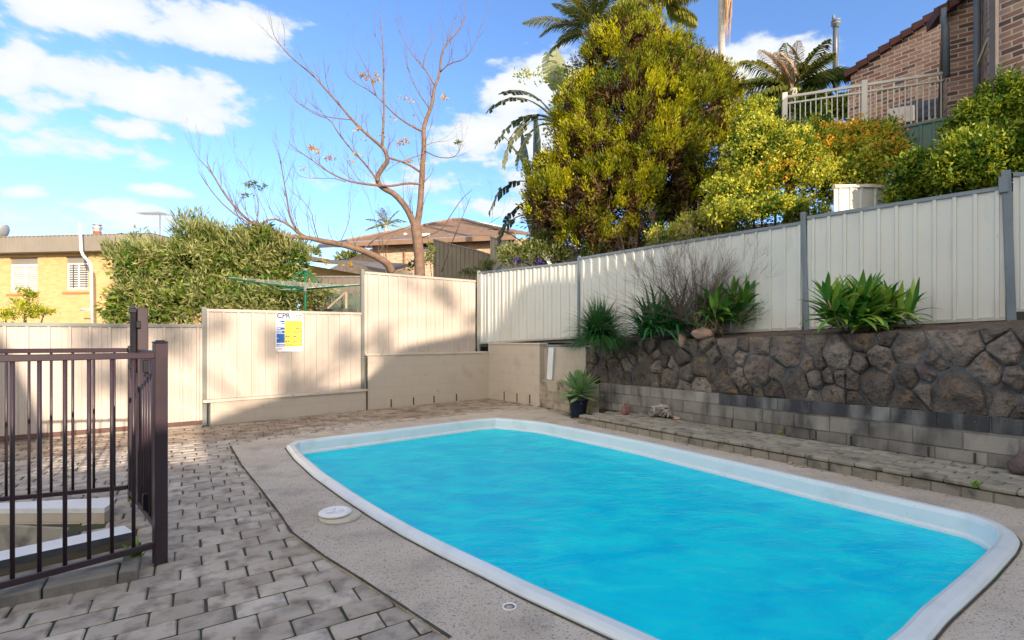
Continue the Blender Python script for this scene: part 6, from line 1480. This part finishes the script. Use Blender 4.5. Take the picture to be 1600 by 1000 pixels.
# ---- giant bird of paradise clump
def paddle(mb, base, az, el, pl, L, w, droop, tone, mi=0, torn=.5):
    d = Vector((math.cos(az)*math.cos(el), math.sin(az)*math.cos(el), math.sin(el))); p = Vector(base); pts = [p.copy()]
    for i in range(6): p = p+d*pl/6; pts.append(p.copy()); d = (d+Vector((0,0,-droop*.12))).normalized()
    mb.tube(pts, [lerp(.04,.015,i/6) for i in range(7)], 5, mi, tone)
    n = 12; side = Vector((-math.sin(az), math.cos(az), 0)); side = (side+Vector((random.uniform(-.4,.4),random.uniform(-.4,.4),random.uniform(-.3,.3)))).normalized()
    q = [p.copy()]
    for i in range(n): p = p+d*L/n; q.append(p.copy()); d = (d+Vector((0,0,-droop*L/n))).normalized()
    mb.tube(q, [lerp(.014,.004,i/n) for i in range(n+1)], 4, mi, min(1,tone+.3))
    for s_ in (-1,1):
        for i in range(n):
            t0, t1 = i/n, (i+1)/n; w0 = w*math.sin(math.pi*(.08+.9*t0))**.6; w1 = w*math.sin(math.pi*(.08+.9*t1))**.6
            tg = (q[i+1]-q[i]).normalized(); up_ = side.cross(tg).normalized(); dz = up_*random.uniform(-.3,.12)*w*torn+Vector((0,0,-.35*w*torn)); g = random.uniform(.0,.25)*torn
            a = q[i]; b = q[i+1]; c_ = b.lerp(a,g)+side*s_*w1+dz; e_ = a+side*s_*w0+dz
            mb.add([a,b,c_,e_], [(0,1,2,3)], mi, min(1,max(0,tone+random.uniform(-.12,.12))))
bp = P(858,430,13.6); o = thing('bird_of_paradise_plant', (bp.x,bp.y,1.5), 'giant paddle leaved plant with torn leaves left of the conifer', 'plant'); random.seed(12)
for (x,y,az,el,pl,L,w,dr,t,n) in ((872,195,150,62,1.0,1.5,.24,.7,.15,1),(872,195,172,42,.8,1.4,.22,1.2,.15,1),(872,195,165,55,1.2,1.3,.24,1.0,.3,1),(875,190,110,76,1.1,1.5,.26,.4,.3,1),(872,195,184,30,.8,1.5,.24,1.5,.7,1),(872,195,90,82,1.1,1.4,.28,.3,.7,1),(872,198,196,18,.7,1.3,.22,1.6,.2,1),(875,190,60,65,1.0,1.3,.22,.7,.2,1),(872,195,178,50,.6,1.2,.2,1.5,.4,1),
          (843,330,170,87,.7,1.9,.42,.10,.85,0),(832,330,178,84,.5,1.8,.30,.25,.1,0),(846,345,175,78,1.0,1.6,.28,.6,.2,0),(848,300,182,48,.7,1.3,.24,1.5,.1,1),(850,320,180,30,.6,1.3,.24,1.5,.15,1),(848,345,180,36,.8,1.2,.24,1.8,.8,1),(850,425,115,80,.8,1.9,.34,.35,.4,0),(842,425,165,72,.5,1.6,.28,.8,.15,0),(868,430,60,80,.9,1.3,.24,.6,.4,0),(860,425,95,84,1.0,1.6,.30,.4,.7,0),(838,425,180,55,.4,1.1,.22,1.2,.2,0)):
    mb = MB(); paddle(mb, P(x,y,13.6+random.uniform(-.3,.3)), R(az), R(el), pl, L, w, dr, t, 0, 1 if n else .25); mb.build('leaf', LV['strel'], o)
mb = MB(); mb.tube([(bp.x,bp.y,1.5), tuple(P(872,300,13.6)), tuple(P(885,188,13.6))], [.14,.12,.09], 8)
for i in range(14): a = P(850+i*2.2, 440, 13.5); mb.tube([a, P(842+i*3, 372-(i%4)*8, 13.5)], [.03,.012], 5)
mb.build('stalks', mk('stalk', (.30,.26,.10), (.40,.33,.15), scale=5, rough=.7), o, smooth=True)
foliage('creeper', [Bl(880,180,13.3,22,35),Bl(830,120,13.3,26,8),Bl(885,140,13.3,20,30),Bl(868,205,13.3,16,26)], 150, .13, 9, .085, .026, LV['lime'], o, shell=.9, tone=(0,.6))
random.seed(5)

# ---------------------------------------------------------------- unseen walls and a tree behind the camera, shaped to shade the yard
def back_to(p, Yp):   # follow the sun ray from p to the vertical plane y = Yp
    t = (p.y-Yp)/(-TO_SUN.y); return Vector((p.x+TO_SUN.x*t, Yp, p.z+TO_SUN.z*t))
PB = [W(327,657,A2,A3), W(417,624,A2,A3), W(575,594,A3,A4), W(641,537,A3,A4), W(752,515,A3,A4)]
PB += [P(857,482,11.0)]
edge = [back_to(p, -5.0) for p in PB]
last = edge[-1]; edge += [back_to(P(905,395,10.65), -5.0), back_to(P(1262,322,7.8), -5.0), back_to(P(1580,235,6.3), -5.0)]
e0 = edge[0]; poly = [Vector((e0.x-.02, -5, 0))]+edge; far_ = poly[-1]; poly += [Vector((far_.x+7, -5, far_.z+.4)), Vector((far_.x+7, -5, 0))]
own = thing('own_house', (8,-5,0), 'house behind the viewer that shades the pool', 'house')
mb = MB(); mb.slab(poly, (0,-.35,0)); mb.build('wall', M['block_cream'], own)
PL = [W(30,500,A1,A2), W(62,560,A1,A2), W(84,610,A1,A2), W(104,655,A1,A2), W(112,672,A1,A2)]
edl = [back_to(p, -5.0) for p in PL]
lowp = back_to(G(150,726), -5.0); lowr = back_to(G(300,706), -5.0)
edl = edl+[Vector((edl[-1].x+.25, -5, lowp.z))]
poly = [Vector((e0.x+.5,-5,0)), Vector((e0.x+.5,-5,lowr.z))]+edl[::-1]; l_ = edl[0]; poly += [Vector((l_.x-3,-5,l_.z+2.0)), Vector((l_.x-9,-5,l_.z+2.0)), Vector((l_.x-9,-5,0))]
sd_ = thing('left_shade_wall', (-4,-5,0), 'unseen wall added behind the viewer to shade the left fence', 'garage')
mb = MB(); mb.slab([Vector((p.x,p.y-.4,p.z)) for p in poly], (0,-.35,0)); mb.build('wall', M['block_cream'], sd_)  # added wall, cut so its shadow edge falls across the left fence

shb = []
for (x, y, A_, B_, rx, rz) in ((425,545,A2,A3,.42,.5),(545,552,A2,A3,.42,.4),(470,600,A2,A3,.5,.16),(602,560,A3,A4,.35,.7),(700,470,A3,A4,.55,.35),(745,500,A3,A4,.3,.5),(640,445,A3,A4,.3,.2),(340,510,A2,A3,.25,.3),(215,520,A1,A2,.45,.25),(150,545,A1,A2,.3,.35),(280,540,A1,A2,.3,.3),(180,600,A1,A2,.4,.25)):
    q = back_to(W(x,y,A_,B_), -17.0); shb.append((q.x,q.y,q.z,rx,.4,rz))
rt = thing('shade_tree', (shb[0][0],-17,0), 'loose crowned tree behind the viewer that mottles the sunlit fences', 'tree')
foliage('crown', shb, 220, .22, 9, .13, .04, LV['olive'], rt, shell=1, up=.2, out=.5, rnd=1, tone=(0,.6))
mb = MB(); k_ = shb[0]; mb.tube([(k_[0],-17,0),(k_[0],-17,k_[2]-1.5),(k_[0]+.5,-17,k_[2])], [.2,.14,.05], 8)
for b_ in shb[1:]: mb.tube([(k_[0],-17,k_[2]-1.5),((k_[0]+b_[0])/2,-17,b_[2]-.6),(b_[0],-17,b_[2])], [.05,.03,.01], 4)
mb.build('trunk', M['bark_d'], rt)
